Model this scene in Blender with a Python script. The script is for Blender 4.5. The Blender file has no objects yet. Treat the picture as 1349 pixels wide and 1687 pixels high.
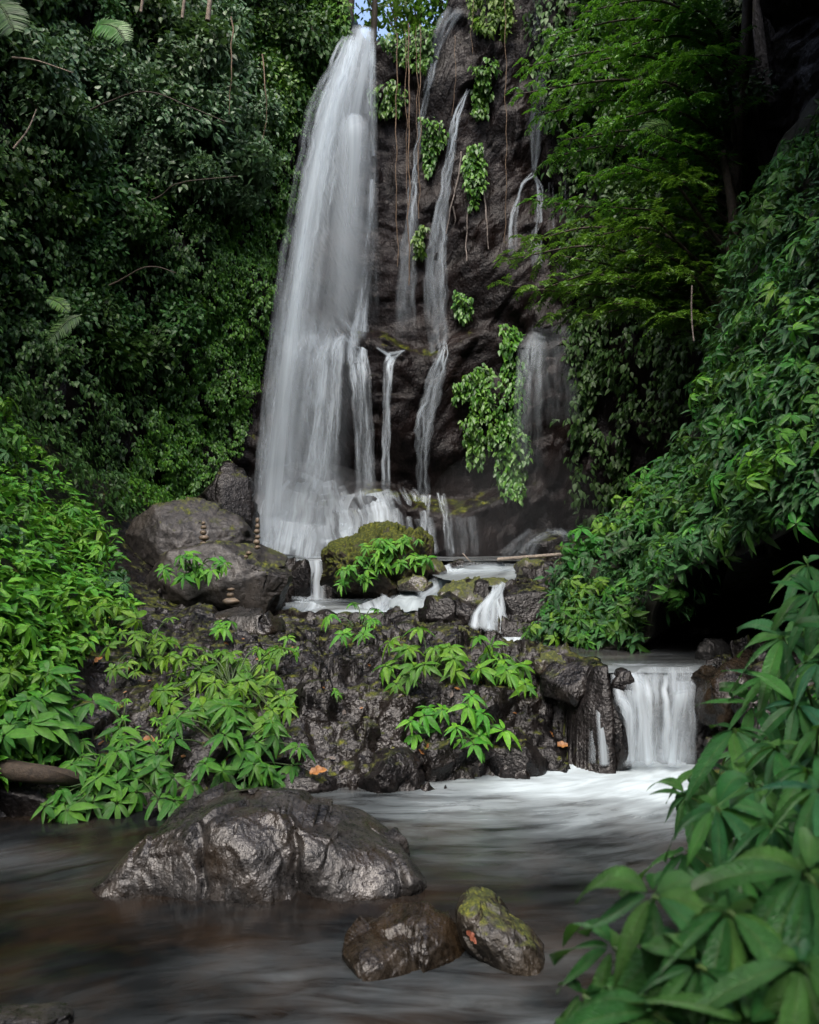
import bpy, math, random
import numpy as np
from mathutils import Vector, Matrix
from mathutils.bvhtree import BVHTree

S = bpy.context.scene
C = S.collection
R = math.radians
# ------------------------------------------------------------------ camera, sky, sun, exposure
F, CX, HY, CH = 1324.0, 674.5, 880.0, 2.2      # focal length in photo pixels, centre column, horizon row, camera height
cam_d = bpy.data.cameras.new('camera'); cam = bpy.data.objects.new('camera', cam_d); C.objects.link(cam)
cam.location = (0, 0, CH); cam.rotation_euler = (R(90), 0, 0)
cam_d.sensor_fit = 'VERTICAL'; cam_d.sensor_height = 36.0
cam_d.lens = F / 1687 * 36.0
cam_d.shift_y = (HY - 843.5) / 1687
cam_d.clip_start = 0.05; cam_d.clip_end = 500
cam_d.dof.use_dof = True; cam_d.dof.focus_distance = 10.0; cam_d.dof.aperture_fstop = 2.8
S.camera = cam
S.render.resolution_x, S.render.resolution_y = 819, 1024

SUN_EL, SUN_AZ = 60, 196       # azimuth clockwise from +Y: light comes from behind the camera, a little to one side
W = bpy.data.worlds.new("World"); S.world = W; W.use_nodes = True
nt = W.node_tree
sky = nt.nodes.new('ShaderNodeTexSky'); sky.sky_type = 'NISHITA'; sky.sun_disc = False
sky.sun_elevation = R(SUN_EL); sky.sun_rotation = R(SUN_AZ)
sky.air_density = 1.0; sky.dust_density = 4.5; sky.ozone_density = 1.0
bgn = nt.nodes['Background']; nt.links.new(sky.outputs[0], bgn.inputs[0]); bgn.inputs[1].default_value = 0.12
sd = bpy.data.lights.new('sun', 'SUN'); sd.energy = 0.9; sd.angle = R(38); sd.color = (1.0, 0.96, 0.9)
sun = bpy.data.objects.new('sun', sd); C.objects.link(sun)
_el, _az = R(SUN_EL), R(SUN_AZ)
sun.rotation_euler = Vector((-math.sin(_az) * math.cos(_el), -math.cos(_az) * math.cos(_el), -math.sin(_el))).to_track_quat('-Z', 'Y').to_euler()
S.view_settings.view_transform = 'Standard'; S.view_settings.look = 'None'
S.view_settings.exposure = 1.8; S.view_settings.gamma = 1.0
S.render.engine = 'CYCLES'
S.cycles.transparent_max_bounces = 40
S.cycles.max_bounces = 6; S.cycles.diffuse_bounces = 3; S.cycles.glossy_bounces = 3; S.cycles.transmission_bounces = 3
S.cycles.use_denoising = True
S.cycles.caustics_reflective = False; S.cycles.caustics_refractive = False

# ------------------------------------------------------------------ helpers
rng = np.random.default_rng(7)
def P(px, py, d): return np.array([(px - CX) / F * d, d, CH + (HY - py) / F * d])
def tag(o, label=None, cat=None, group=None, kind=None):
    for k, v in (('label', label), ('category', cat), ('group', group), ('kind', kind)):
        if v: o[k] = v
    return o
def unit(a): return a / np.maximum(np.linalg.norm(a, axis=-1, keepdims=True), 1e-9)

def _hash(ix, iy, iz, seed):
    h = (ix.astype(np.int64) * 374761393 + iy.astype(np.int64) * 668265263 + iz.astype(np.int64) * 2147483647 + seed * 1274126177) & 0xffffffff
    h = ((h ^ (h >> 13)) * 1274126177) & 0xffffffff
    h = ((h ^ (h >> 16)) * 2246822519) & 0xffffffff
    return (h ^ (h >> 15)) & 0xffffffff
def noise(p, seed=0):
    p = np.asarray(p, float); i = np.floor(p).astype(np.int64); f = p - i
    u = f * f * f * (f * (f * 6 - 15) + 10)
    out = 0
    for dx in (0, 1):
        for dy in (0, 1):
            for dz in (0, 1):
                h = _hash(i[..., 0] + dx, i[..., 1] + dy, i[..., 2] + dz, seed)
                a = (h & 1023) / 1023.0 * 2 * np.pi; z = ((h >> 10) & 1023) / 511.5 - 1; r = np.sqrt(np.maximum(0, 1 - z * z))
                g = np.cos(a) * r * (f[..., 0] - dx) + np.sin(a) * r * (f[..., 1] - dy) + z * (f[..., 2] - dz)
                out = out + g * (u[..., 0] if dx else 1 - u[..., 0]) * (u[..., 1] if dy else 1 - u[..., 1]) * (u[..., 2] if dz else 1 - u[..., 2])
    return out * 1.5
def fbm(p, oct=4, seed=0, ridged=False, gain=0.5):
    a, s, q = 1.0, 0, np.asarray(p, float)
    for k in range(oct):
        n = noise(q, seed + k * 17)
        s = s + a * ((1 - 2 * np.abs(n)) if ridged else n); a *= gain; q = q * 2.03 + 11.3
    return s
def worley(p, seed=0):
    p = np.asarray(p, float); i = np.floor(p).astype(np.int64)
    f1 = np.full(p.shape[:-1], 9.0); f2 = f1.copy(); cid = np.zeros(p.shape[:-1])
    for dx in (-1, 0, 1):
        for dy in (-1, 0, 1):
            for dz in (-1, 0, 1):
                c = i + np.array([dx, dy, dz]); h = _hash(c[..., 0], c[..., 1], c[..., 2], seed)
                q = c + np.stack([(h & 1023) / 1023.0, ((h >> 10) & 1023) / 1023.0, ((h >> 20) & 1023) / 1023.0], -1)
                d = np.linalg.norm(p - q, axis=-1); m = d < f1
                f2 = np.where(m, f1, np.minimum(f2, d)); cid = np.where(m, (h & 4095) / 4095.0, cid); f1 = np.where(m, d, f1)
    return f1, f2, cid

def fracture(p, seed=0, tilt=.5, step=.3):
    """broken-rock relief: every Voronoi cell is a tilted flat face with its own height"""
    p = np.asarray(p, float); i = np.floor(p).astype(np.int64); f1 = np.full(p.shape[:-1], 9.0); val = np.zeros(p.shape[:-1])
    for dx in (-1, 0, 1):
        for dy in (-1, 0, 1):
            for dz in (-1, 0, 1):
                c_ = i + np.array([dx, dy, dz]); h = _hash(c_[..., 0], c_[..., 1], c_[..., 2], seed); g = _hash(c_[..., 0], c_[..., 1], c_[..., 2], seed + 71)
                q = c_ + np.stack([(h & 1023) / 1023.0, ((h >> 10) & 1023) / 1023.0, ((h >> 20) & 1023) / 1023.0], -1)
                d = np.linalg.norm(p - q, axis=-1); m = d < f1
                gv = np.stack([(g & 1023) / 511.5 - 1, ((g >> 10) & 1023) / 511.5 - 1, ((g >> 20) & 1023) / 511.5 - 1], -1)
                v = ((p - q) * gv).sum(-1) * tilt + ((h & 4095) / 4095.0 - .5) * step
                val = np.where(m, v, val); f1 = np.where(m, d, f1)
    return val
def mesh(name, V, Q, uv=None, attrs=None, smooth=True):
    V = np.asarray(V, np.float32).reshape(-1, 3); Q = np.asarray(Q, np.int32).reshape(-1, 4)
    me = bpy.data.meshes.new(name)
    me.vertices.add(len(V)); me.vertices.foreach_set('co', V.ravel())
    me.loops.add(Q.size); me.loops.foreach_set('vertex_index', Q.ravel())
    me.polygons.add(len(Q)); me.polygons.foreach_set('loop_start', np.arange(0, Q.size, 4, dtype=np.int32))
    me.polygons.foreach_set('use_smooth', np.full(len(Q), smooth, dtype=bool))
    if uv is not None:
        l = me.uv_layers.new(name='UVMap'); l.data.foreach_set('uv', np.asarray(uv, np.float32).reshape(-1, 2)[Q.ravel()].ravel())
    for k, a in (attrs or {}).items():
        t = me.attributes.new(k, 'FLOAT', 'POINT'); t.data.foreach_set('value', np.asarray(a, np.float32).ravel())
    me.update(calc_edges=True); me.validate()
    return me
def obj(name, me, mat=None, parent=None, loc=None):
    o = bpy.data.objects.new(name, me); C.objects.link(o)
    if mat is not None and me is not None and not me.materials:
        me.materials.append(mat)
    if parent is not None: o.parent = parent
    if loc is not None: o.location = loc
    return o
def empty(name, loc=(0, 0, 0)):
    o = bpy.data.objects.new(name, None); C.objects.link(o); o.location = loc; o.empty_display_size = 0.1
    return o
def gridq(nr, nc):
    i = np.arange(nr - 1)[:, None] * nc + np.arange(nc - 1)[None]
    return np.stack([i, i + 1, i + nc + 1, i + nc], -1).reshape(-1, 4)
def cat(parts):
    """join (V,Q,uv) lists"""
    V, Q, U, n = [], [], [], 0
    for v, q, u in parts:
        v = np.asarray(v).reshape(-1, 3); V.append(v); Q.append(np.asarray(q).reshape(-1, 4) + n); n += len(v)
        U.append(np.asarray(u).reshape(-1, 2) if u is not None else np.full((len(v), 2), 0.5))
    return np.concatenate(V), np.concatenate(Q), np.concatenate(U)
def spline(pts, n):
    """Catmull-Rom through the rows of pts (any number of columns)"""
    p = np.asarray(pts, float)
    if len(p) == 2: return p[0] + (p[1] - p[0]) * np.linspace(0, 1, n)[:, None]
    q = np.vstack([2 * p[0] - p[1], p, 2 * p[-1] - p[-2]])
    t = np.linspace(0, len(p) - 1 - 1e-9, n); k = t.astype(int); f = (t - k)[:, None]
    a, b, c, d = q[k], q[k + 1], q[k + 2], q[k + 3]
    return 0.5 * (2 * b + (c - a) * f + (2 * a - 5 * b + 4 * c - d) * f ** 2 + (3 * b - a - 3 * c + d) * f ** 3)
def tube(pts, r, ns=6):
    pts = np.asarray(pts, float); n = len(pts); r = np.broadcast_to(np.asarray(r, float), (n,))
    tng = unit(np.gradient(pts, axis=0)); ref = np.array([0.31, 0.83, 0.46])
    a = unit(np.cross(tng, ref)); b = np.cross(tng, a)
    th = np.linspace(0, 2 * np.pi, ns + 1)
    V = pts[:, None] + r[:, None, None] * (a[:, None] * np.cos(th)[None, :, None] + b[:, None] * np.sin(th)[None, :, None])
    L = np.concatenate([[0], np.cumsum(np.linalg.norm(np.diff(pts, axis=0), axis=1))])
    uv = np.stack([np.broadcast_to(th / 6.283, (n, ns + 1)), np.broadcast_to(L[:, None], (n, ns + 1))], -1)
    return V.reshape(-1, 3), gridq(n, ns + 1), uv.reshape(-1, 2)
def leaves(base, f, n, L, Wd, droop=0.25, grav=0.15, fold=0.25, nseg=5, shape=0.75, wavy=0.0):
    """N leaf blades at once: base, direction f, face normal n, length, half width"""
    base = np.asarray(base, float); N = len(base)
    f = unit(np.asarray(f, float)); n = np.asarray(n, float); n = unit(n - (n * f).sum(-1, keepdims=True) * f); s = np.cross(f, n)
    L = np.broadcast_to(L, (N,))[:, None, None]; Wd = np.broadcast_to(Wd, (N,))[:, None, None]
    t = np.linspace(0, 1, nseg + 1)[None, :, None]
    dr = np.broadcast_to(droop, (N,))[:, None, None]; gr = np.broadcast_to(grav, (N,))[:, None, None]
    c = base[:, None] + f[:, None] * L * (t - 0.12 * gr * t ** 2) - n[:, None] * L * dr * t ** 2
    c = c - np.array([0, 0, 1.0]) * (L * gr * t ** 2)
    w = Wd * np.maximum(np.sin(np.pi * np.clip(t, 0, 1) ** shape) ** 0.85, 0.03)
    w[:, -1] *= 0.3
    up = n[:, None] * w * fold
    wv = n[:, None] * (w * wavy * np.sin(t * 17))
    V = np.stack([c - s[:, None] * w + up + wv, c, c + s[:, None] * w + up - wv], 2)
    k = np.arange(nseg)[:, None] * 3 + np.arange(2)[None]
    q = np.stack([k, k + 1, k + 4, k + 3], -1).reshape(-1, 4)
    Q = (np.arange(N)[:, None, None] * (nseg + 1) * 3 + q[None]).reshape(-1, 4)
    uv = np.zeros((N, nseg + 1, 3, 2)); uv[..., 0] = np.array([0, .5, 1]); uv[..., 1] = t[..., 0][..., None]
    return V.reshape(-1, 3), Q, uv.reshape(-1, 2)
def leaves_fine(base, f, n, L, Wd, droop, grav, fold=.22, nv=44, nu=9, nvein=13, seed=0):
    """close-up blades: pleated side veins, saw-toothed margin, uneven curl"""
    r = np.random.default_rng(seed); base = np.asarray(base, float); N_ = len(base)
    f = unit(np.asarray(f, float)); n = np.asarray(n, float); n = unit(n - (n * f).sum(-1, keepdims=True) * f); s = np.cross(f, n)
    t = np.linspace(0, 1, nv)[None, :, None]; u = np.linspace(-1, 1, nu)[None, None, :]; au = np.abs(u)
    L = np.asarray(L)[:, None, None]; Wd = np.asarray(Wd)[:, None, None]; dr = np.asarray(droop)[:, None, None]; gr = np.asarray(grav)[:, None, None]
    w = Wd * np.maximum(np.sin(np.pi * t ** .8) ** .9, .02) * (1 + .05 * (((t * 30) % 1.0) - .5) * (au > .95))
    ph = nvein * t - 1.9 * au + r.uniform(0, 1, (N_, 1, 1))
    pleat = (.5 - np.abs((ph % 1.0) - .5)) * 2
    curl = r.normal(0, .12, (N_, 1, 1)) * u * t + r.normal(0, .05, (N_, 1, 1)) * np.sin(t * 6 + r.uniform(0, 6, (N_, 1, 1)))
    h = w * (fold * au ** 1.3 - .35 * (au > .8) * (au - .8)) + L * .022 * pleat * np.minimum(1, au * 3) * np.sin(np.pi * t) + L * curl * .5
    along = L * (t - .12 * gr * t ** 2 + .03 * au * 0)
    V = base[:, None, None] + f[:, None, None] * along[..., None] + s[:, None, None] * (w * u)[..., None] + n[:, None, None] * (h - L * dr * t ** 2)[..., None]
    V[..., 2] -= (L * gr * t ** 2)[..., 0][:, :, None]
    Q = (np.arange(N_)[:, None, None] * nv * nu + gridq(nv, nu)[None]).reshape(-1, 4)
    uv = np.stack([np.broadcast_to((u + 1) / 2, (N_, nv, nu)), np.broadcast_to(t, (N_, nv, nu))], -1)
    return V.reshape(-1, 3), Q, uv.reshape(-1, 2)
def inpoly(x, y, poly):
    p = np.asarray(poly, float); r = np.zeros(np.shape(x), bool); j = len(p) - 1
    for i in range(len(p)):
        m = ((p[i, 1] > y) != (p[j, 1] > y)) & (x < (p[j, 0] - p[i, 0]) * (y - p[i, 1]) / (p[j, 1] - p[i, 1] + 1e-12) + p[i, 0])
        r ^= m; j = i
    return r
def sample_poly(poly, n):
    p = np.asarray(poly, float); lo, hi = p.min(0), p.max(0); out = np.zeros((0, 2))
    while len(out) < n:
        q = lo + (hi - lo) * rng.random((2 * n + 50, 2)); out = np.vstack([out, q[inpoly(q[:, 0], q[:, 1], p)]])
    return out[:n]

# ------------------------------------------------------------------ materials
def newmat(name):
    m = bpy.data.materials.new(name); m.use_nodes = True
    return m, m.node_tree, m.node_tree.nodes['Principled BSDF'], m.node_tree.nodes['Material Output']
def N(t, typ, **kw):
    n = t.nodes.new('ShaderNode' + typ)
    for k, v in kw.items():
        if k in n.inputs.keys(): n.inputs[k].default_value = v
        else: setattr(n, k, v)
    return n
def ramp(t, fac, stops):
    r = t.nodes.new('ShaderNodeValToRGB'); e = r.color_ramp.elements
    while len(e) < len(stops): e.new(0.5)
    for x, (p, c) in zip(e, stops):
        x.position = p; x.color = (*c, 1) if len(c) == 3 else c
    t.links.new(fac, r.inputs[0]); return r.outputs[0]
def math_(t, op, a, b=None, clamp=False):
    n = t.nodes.new('ShaderNodeMath'); n.operation = op; n.use_clamp = clamp
    for i, v in enumerate((a, b)):
        if v is None: continue
        if isinstance(v, (int, float)): n.inputs[i].default_value = v
        else: t.links.new(v, n.inputs[i])
    return n.outputs[0]
def mixc(t, fac, a, b, blend='MIX'):
    n = t.nodes.new('ShaderNodeMix'); n.data_type = 'RGBA'; n.blend_type = blend
    for i, v in ((0, fac), (6, a), (7, b)):
        if isinstance(v, (int, float)): n.inputs[i].default_value = v
        elif isinstance(v, tuple): n.inputs[i].default_value = (*v, 1)
        else: t.links.new(v, n.inputs[i])
    return n.outputs[2]
G3 = lambda v: (v, v, v)

def rock_mat(name, dark=(0.010, 0.0095, 0.010), light=(0.075, 0.072, 0.07), warm=(0.05, 0.032, 0.018), moss=0.0, rough=(0.22, 0.55), scale=1.0, bump=0.8, warm_amt=0.5, pits=True, wet=0.0, stretch=(1, 1, 1), spec=.6, grain=.10):
    m, t, b, o = newmat(name); L = t.links.new
    co = N(t, 'TexCoord').outputs['Object']
    n1 = N(t, 'TexNoise', Scale=2.2 * scale, Detail=9.0, Roughness=0.62); L(co, n1.inputs['Vector'])
    n2 = N(t, 'TexNoise', Scale=14 * scale, Detail=8.0, Roughness=0.7, Distortion=0.6); L(co, n2.inputs['Vector'])
    n3 = N(t, 'TexNoise', Scale=1.1 * scale, Detail=5.0, Roughness=0.6); L(co, n3.inputs['Vector'])
    vo = N(t, 'TexVoronoi', Scale=26 * scale, feature='F1'); L(co, vo.inputs['Vector'])
    mix = math_(t, 'ADD', math_(t, 'MULTIPLY', n1.outputs[0], 0.55), math_(t, 'MULTIPLY', n2.outputs[0], 0.45))
    col = ramp(t, mix, [(0.40, dark), (0.50, tuple(0.4 * l + 0.2 * d for l, d in zip(light, dark))), (0.60, light)])
    wf = math_(t, 'MULTIPLY', ramp(t, n3.outputs[0], [(0.45, G3(0)), (0.62, G3(1))]), warm_amt)
    col = mixc(t, wf, col, warm)
    rg = N(t, 'MapRange'); rg.inputs[1].default_value = 0.38; rg.inputs[2].default_value = 0.62; rg.inputs[3].default_value = rough[0]; rg.inputs[4].default_value = rough[1]
    L(n2.outputs[0], rg.inputs[0]); rgo = rg.outputs[0]
    if moss > 0:
        geo = N(t, 'NewGeometry'); sx = N(t, 'SeparateXYZ'); L(geo.outputs['Normal'], sx.inputs[0])
        mn = N(t, 'TexNoise', Scale=3.5 * scale, Detail=7.0, Roughness=0.65); L(co, mn.inputs['Vector'])
        mf = math_(t, 'ADD', math_(t, 'MULTIPLY', sx.outputs['Z'], 0.55), math_(t, 'ADD', math_(t, 'MULTIPLY', mn.outputs[0], 1.5), -1.25 + moss))
        mf = ramp(t, mf, [(0.0, G3(0)), (0.22, G3(1))])
        mc = ramp(t, n2.outputs[0], [(0.42, (0.016, 0.022, 0.004)), (0.52, (0.04, 0.05, 0.006)), (0.62, (0.10, 0.105, 0.010))])
        col = mixc(t, mf, col, mc); rgo = mixc(t, mf, rgo, G3(0.9))
    L(col, b.inputs['Base Color']); L(rgo, b.inputs['Roughness'])
    mpb = N(t, 'Mapping'); mpb.inputs['Scale'].default_value = stretch; L(co, mpb.inputs[0])
    b1 = N(t, 'TexNoise', Scale=3.2 * scale, Detail=9.0, Roughness=0.57, Distortion=0.15); L(mpb.outputs[0], b1.inputs['Vector'])
    b2 = N(t, 'TexNoise', Scale=13.0 * scale, Detail=3.0, Roughness=0.5, Distortion=0.4); L(mpb.outputs[0], b2.inputs['Vector'])
    hgt = math_(t, 'ADD', math_(t, 'MULTIPLY', b1.outputs[0], 1.0), math_(t, 'MULTIPLY', b2.outputs[0], 0.16))
    b3 = N(t, 'TexNoise', Scale=42.0 * scale, Detail=2.0, Roughness=0.5); L(mpb.outputs[0], b3.inputs['Vector'])
    hgt = math_(t, 'ADD', hgt, math_(t, 'MULTIPLY', b3.outputs[0], grain))
    if pits: hgt = math_(t, 'ADD', hgt, math_(t, 'MULTIPLY', vo.outputs['Distance'], 0.10))
    bp = N(t, 'Bump', Strength=bump, Distance=0.062 / scale); L(hgt, bp.inputs['Height']); L(bp.outputs[0], b.inputs['Normal'])
    b.inputs['Specular IOR Level'].default_value = spec
    if wet > 0:
        wv = math_(t, 'MULTIPLY', ramp(t, n3.outputs[0], [(0.44, G3(.04)), (0.6, G3(1))]), wet); L(wv, b.inputs['Coat Weight']); b.inputs['Coat Roughness'].default_value = 0.2; b.inputs['Coat IOR'].default_value = 1.6; L(bp.outputs[0], b.inputs['Coat Normal'])
        if moss > 0: L(math_(t, 'MULTIPLY', math_(t, 'SUBTRACT', 1.0, mf), wv), b.inputs['Coat Weight'])
    return m

def leaf_mat(name, cols, rough=0.38, transl=0.25, spec=0.5, vein=0.0, var=0.35, rib=(0.10, 0.16, 0.04)):
    m, t, b, o = newmat(name); L = t.links.new
    geo = N(t, 'NewGeometry'); oi = N(t, 'ObjectInfo')
    col = ramp(t, geo.outputs['Random Per Island'], [(i / max(1, len(cols) - 1), c) for i, c in enumerate(cols)])
    k = math_(t, 'ADD', math_(t, 'MULTIPLY', oi.outputs['Random'], var), 1 - var / 2)
    hs = N(t, 'HueSaturation'); L(k, hs.inputs['Value']); L(col, hs.inputs['Color'])
    L(math_(t, 'ADD', math_(t, 'MULTIPLY', oi.outputs['Random'], 0.03), 0.485), hs.inputs['Hue']); col = hs.outputs[0]
    uv = N(t, 'UVMap'); sx = N(t, 'SeparateXYZ'); L(uv.outputs[0], sx.inputs[0])
    au = math_(t, 'ABSOLUTE', math_(t, 'SUBTRACT', sx.outputs[0], 0.5))
    ribf = math_(t, 'MULTIPLY', math_(t, 'SUBTRACT', 1.0, math_(t, 'MULTIPLY', au, 16.0), True), 0.55)
    col = mixc(t, ribf, col, rib)
    pn = N(t, 'TexNoise', Scale=30.0, Detail=3.0); tc = N(t, 'TexCoord'); L(tc.outputs['Object'], pn.inputs['Vector'])
    col = mixc(t, 0.45, col, ramp(t, pn.outputs[0], [(0.3, G3(0.45)), (0.7, G3(1.4))]), 'MULTIPLY')
    L(col, b.inputs['Base Color']); b.inputs['Roughness'].default_value = rough; b.inputs['Specular IOR Level'].default_value = spec
    if vein > 0:
        ph = math_(t, 'SINE', math_(t, 'MULTIPLY', math_(t, 'SUBTRACT', sx.outputs[1], math_(t, 'MULTIPLY', au, 0.32)), 95.0))
        vn = math_(t, 'POWER', math_(t, 'ABSOLUTE', ph), 0.5)
        fine = N(t, 'TexNoise', Scale=220.0, Detail=2.0); L(tc.outputs['Object'], fine.inputs['Vector'])
        hh = math_(t, 'ADD', vn, math_(t, 'MULTIPLY', fine.outputs[0], 1.3))
        bp = N(t, 'Bump', Strength=vein, Distance=0.008); L(hh, bp.inputs['Height']); L(bp.outputs[0], b.inputs['Normal'])
        col2 = mixc(t, 0.75, col, ramp(t, vn, [(0.25, G3(1.9)), (0.55, G3(0.9))]), 'MULTIPLY'); L(col2, b.inputs['Base Color'])
    tr = N(t, 'BsdfTranslucent'); L(mixc(t, 0.5, col, (0.10, 0.22, 0.02)), tr.inputs[0])
    mx = N(t, 'MixShader'); mx.inputs[0].default_value = transl
    L(b.outputs[0], mx.inputs[1]); L(tr.outputs[0], mx.inputs[2]); L(mx.outputs[0], o.inputs[0])
    return m
def bark_mat(name, c0, c1, rough=0.8):
    m, t, b, o = newmat(name); L = t.links.new
    co = N(t, 'TexCoord').outputs['Object']; n = N(t, 'TexNoise', Scale=18.0, Detail=6.0, Roughness=0.7); L(co, n.inputs['Vector'])
    L(ramp(t, n.outputs[0], [(0.35, c0), (0.65, c1)]), b.inputs['Base Color']); b.inputs['Roughness'].default_value = rough
    bp = N(t, 'Bump', Strength=0.6, Distance=0.02); L(n.outputs[0], bp.inputs['Height']); L(bp.outputs[0], b.inputs['Normal'])
    return m
def veil_mat(name, strength=1.0, su=6.0, sv=0.22, contrast=(0.34, 0.66), col=(0.60, 0.68, 0.74)):
    """silky falling water: density comes from the 'dens' attribute, strands from stretched noise along the flow"""
    m, t, b, o = newmat(name); L = t.links.new
    uv = N(t, 'UVMap'); mp = N(t, 'Mapping'); mp.inputs['Scale'].default_value = (su, sv, 1); L(uv.outputs[0], mp.inputs[0])
    oi = N(t, 'ObjectInfo'); cb = N(t, 'CombineXYZ'); L(math_(t, 'MULTIPLY', oi.outputs['Random'], 50.0), cb.inputs[2])
    va = t.nodes.new('ShaderNodeVectorMath'); L(mp.outputs[0], va.inputs[0]); L(cb.outputs[0], va.inputs[1])
    n1 = N(t, 'TexNoise', Scale=1.0, Detail=4.0, Roughness=0.5, Distortion=0.2); L(va.outputs[0], n1.inputs['Vector'])
    n2 = N(t, 'TexNoise', Scale=0.28, Detail=2.0, Roughness=0.5); L(va.outputs[0], n2.inputs['Vector'])
    s = math_(t, 'ADD', math_(t, 'MULTIPLY', n1.outputs[0], 0.5), math_(t, 'MULTIPLY', n2.outputs[0], 0.5))
    s = ramp(t, s, [(contrast[0], G3(0.12)), (contrast[1], G3(1.25))])
    at = N(t, 'Attribute', attribute_name='dens')
    a = math_(t, 'MULTIPLY', math_(t, 'MULTIPLY', s, at.outputs['Fac']), strength, True)
    d = N(t, 'BsdfDiffuse'); d.inputs[0].default_value = (*col, 1); tl = N(t, 'BsdfTranslucent'); tl.inputs[0].default_value = (*col, 1)
    m1 = N(t, 'MixShader'); m1.inputs[0].default_value = 0.4; L(d.outputs[0], m1.inputs[1]); L(tl.outputs[0], m1.inputs[2])
    tp = N(t, 'BsdfTransparent'); m2 = N(t, 'MixShader'); L(a, m2.inputs[0]); L(tp.outputs[0], m2.inputs[1]); L(m1.outputs[0], m2.inputs[2])
    L(m2.outputs[0], o.inputs[0]); t.nodes.remove(b)
    return m
def pool_mat(name, deep=(0.003, 0.0032, 0.0035), brown=(0.016, 0.0095, 0.005), rough=0.12, su=2.6, sv=12.0, foamcol=(0.46, 0.54, 0.58)):
    """stream surface; 'foam' attribute says where the moving water is white, UV runs (along flow, across flow)"""
    m, t, b, o = newmat(name); L = t.links.new
    uv = N(t, 'UVMap'); mp = N(t, 'Mapping'); mp.inputs['Scale'].default_value = (su, sv, 1); L(uv.outputs[0], mp.inputs[0])
    n1 = N(t, 'TexNoise', Scale=1.0, Detail=6.0, Roughness=0.6, Distortion=0.8); L(mp.outputs[0], n1.inputs['Vector'])
    n3 = N(t, 'TexNoise', Scale=0.35, Detail=3.0, Roughness=0.5, Distortion=0.5); L(mp.outputs[0], n3.inputs['Vector'])
    co = N(t, 'TexCoord').outputs['Object']; n2 = N(t, 'TexNoise', Scale=1.3, Detail=5.0, Roughness=0.6); L(co, n2.inputs['Vector'])
    col = ramp(t, n2.outputs[0], [(0.42, deep), (0.68, brown)])
    at = N(t, 'Attribute', attribute_name='foam')
    st = ramp(t, math_(t, 'ADD', math_(t, 'MULTIPLY', n1.outputs[0], 0.5), math_(t, 'MULTIPLY', n3.outputs[0], 0.5)), [(0.36, G3(0)), (0.68, G3(1.0))])
    fo = math_(t, 'MULTIPLY', at.outputs['Fac'], math_(t, 'ADD', math_(t, 'MULTIPLY', st, math_(t, 'SUBTRACT', 1.25, math_(t, 'MULTIPLY', at.outputs['Fac'], 0.7))), math_(t, 'MULTIPLY', at.outputs['Fac'], 0.55)), True)
    col = mixc(t, fo, col, foamcol)
    L(col, b.inputs['Base Color']); b.inputs['IOR'].default_value = 1.33; b.inputs['Specular IOR Level'].default_value = 0.22
    L(math_(t, 'ADD', math_(t, 'MULTIPLY', fo, 0.5), rough), b.inputs['Roughness'])
    bp = N(t, 'Bump', Strength=0.10, Distance=0.04); L(math_(t, 'ADD', n1.outputs[0], math_(t, 'MULTIPLY', n3.outputs[0], 2.0)), bp.inputs['Height']); L(bp.outputs[0], b.inputs['Normal'])
    return m

M = {}
M['cliff'] = rock_mat('cliff_rock', stretch=(1.4, 1.4, .55), dark=(0.0013, 0.0009, 0.0009), light=(0.0085, 0.0055, 0.0054), warm=(0.010, 0.0055, 0.0042), spec=.12, rough=(0.3, 0.6), scale=0.7, bump=0.8, moss=0.07, wet=0.05)
M['ground'] = rock_mat('bank_rock', dark=(0.0016, 0.0014, 0.0016), light=(0.017, 0.0148, 0.0152), warm=(0.009, 0.006, 0.0035), spec=.28, rough=(0.22, 0.55), scale=1.2, bump=1.0, moss=0.02, wet=0.22)
M['boulder'] = rock_mat('boulder_rock', dark=(0.005, 0.0047, 0.0047), light=(0.046, 0.044, 0.043), warm=(0.015, 0.009, 0.004), rough=(0.2, 0.45), scale=2.4, bump=0.8, warm_amt=0.8, wet=0.45, spec=.35, stretch=(1.3, 1.3, .8), grain=.10)
M['brown_rock'] = rock_mat('brown_wet_rock', dark=(0.005, 0.0038, 0.0028), light=(0.03, 0.024, 0.018), warm=(0.02, 0.0125, 0.006), rough=(0.12, 0.4), scale=2.2, bump=0.6, wet=0.16, spec=.25, warm_amt=0.9)
M['moss_rock'] = rock_mat('mossy_rock', dark=(0.01, 0.009, 0.007), light=(0.06, 0.052, 0.04), moss=0.36, rough=(0.2, 0.6), scale=1.8, bump=1.0, wet=.5)
M['damp_rock'] = rock_mat('damp_brown_rock', dark=(0.005, 0.004, 0.003), light=(0.034, 0.028, 0.02), warm=(0.022, 0.014, 0.007), moss=0.13, rough=(0.3, 0.65), scale=2.0, bump=0.9, wet=.25, spec=.45)
M['thick_moss'] = rock_mat('thick_moss_rock', dark=(0.006, 0.005, 0.004), light=(0.03, 0.026, 0.02), moss=0.55, rough=(0.3, 0.65), scale=1.8, bump=1.0, spec=.3)
M['slab'] = rock_mat('dry_boulder_rock', wet=.12, spec=.4, dark=(0.005, 0.0043, 0.0038), light=(0.045, 0.041, 0.039), warm=(0.02, 0.0145, 0.008), moss=0.06, rough=(0.4, 0.7), scale=1.3, bump=0.55)
M['black_rock'] = rock_mat('black_rock', dark=(0.003, 0.003, 0.0032), light=(0.012, 0.012, 0.012), warm=(0.008, 0.007, 0.006), rough=(0.5, 0.8), scale=1.0, bump=1.0)
M['pebble'] = rock_mat('pebble_stone', dark=(0.04, 0.03, 0.02), light=(0.20, 0.16, 0.12), warm=(0.12, 0.08, 0.04), rough=(0.5, 0.8), scale=6, bump=0.3)
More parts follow.
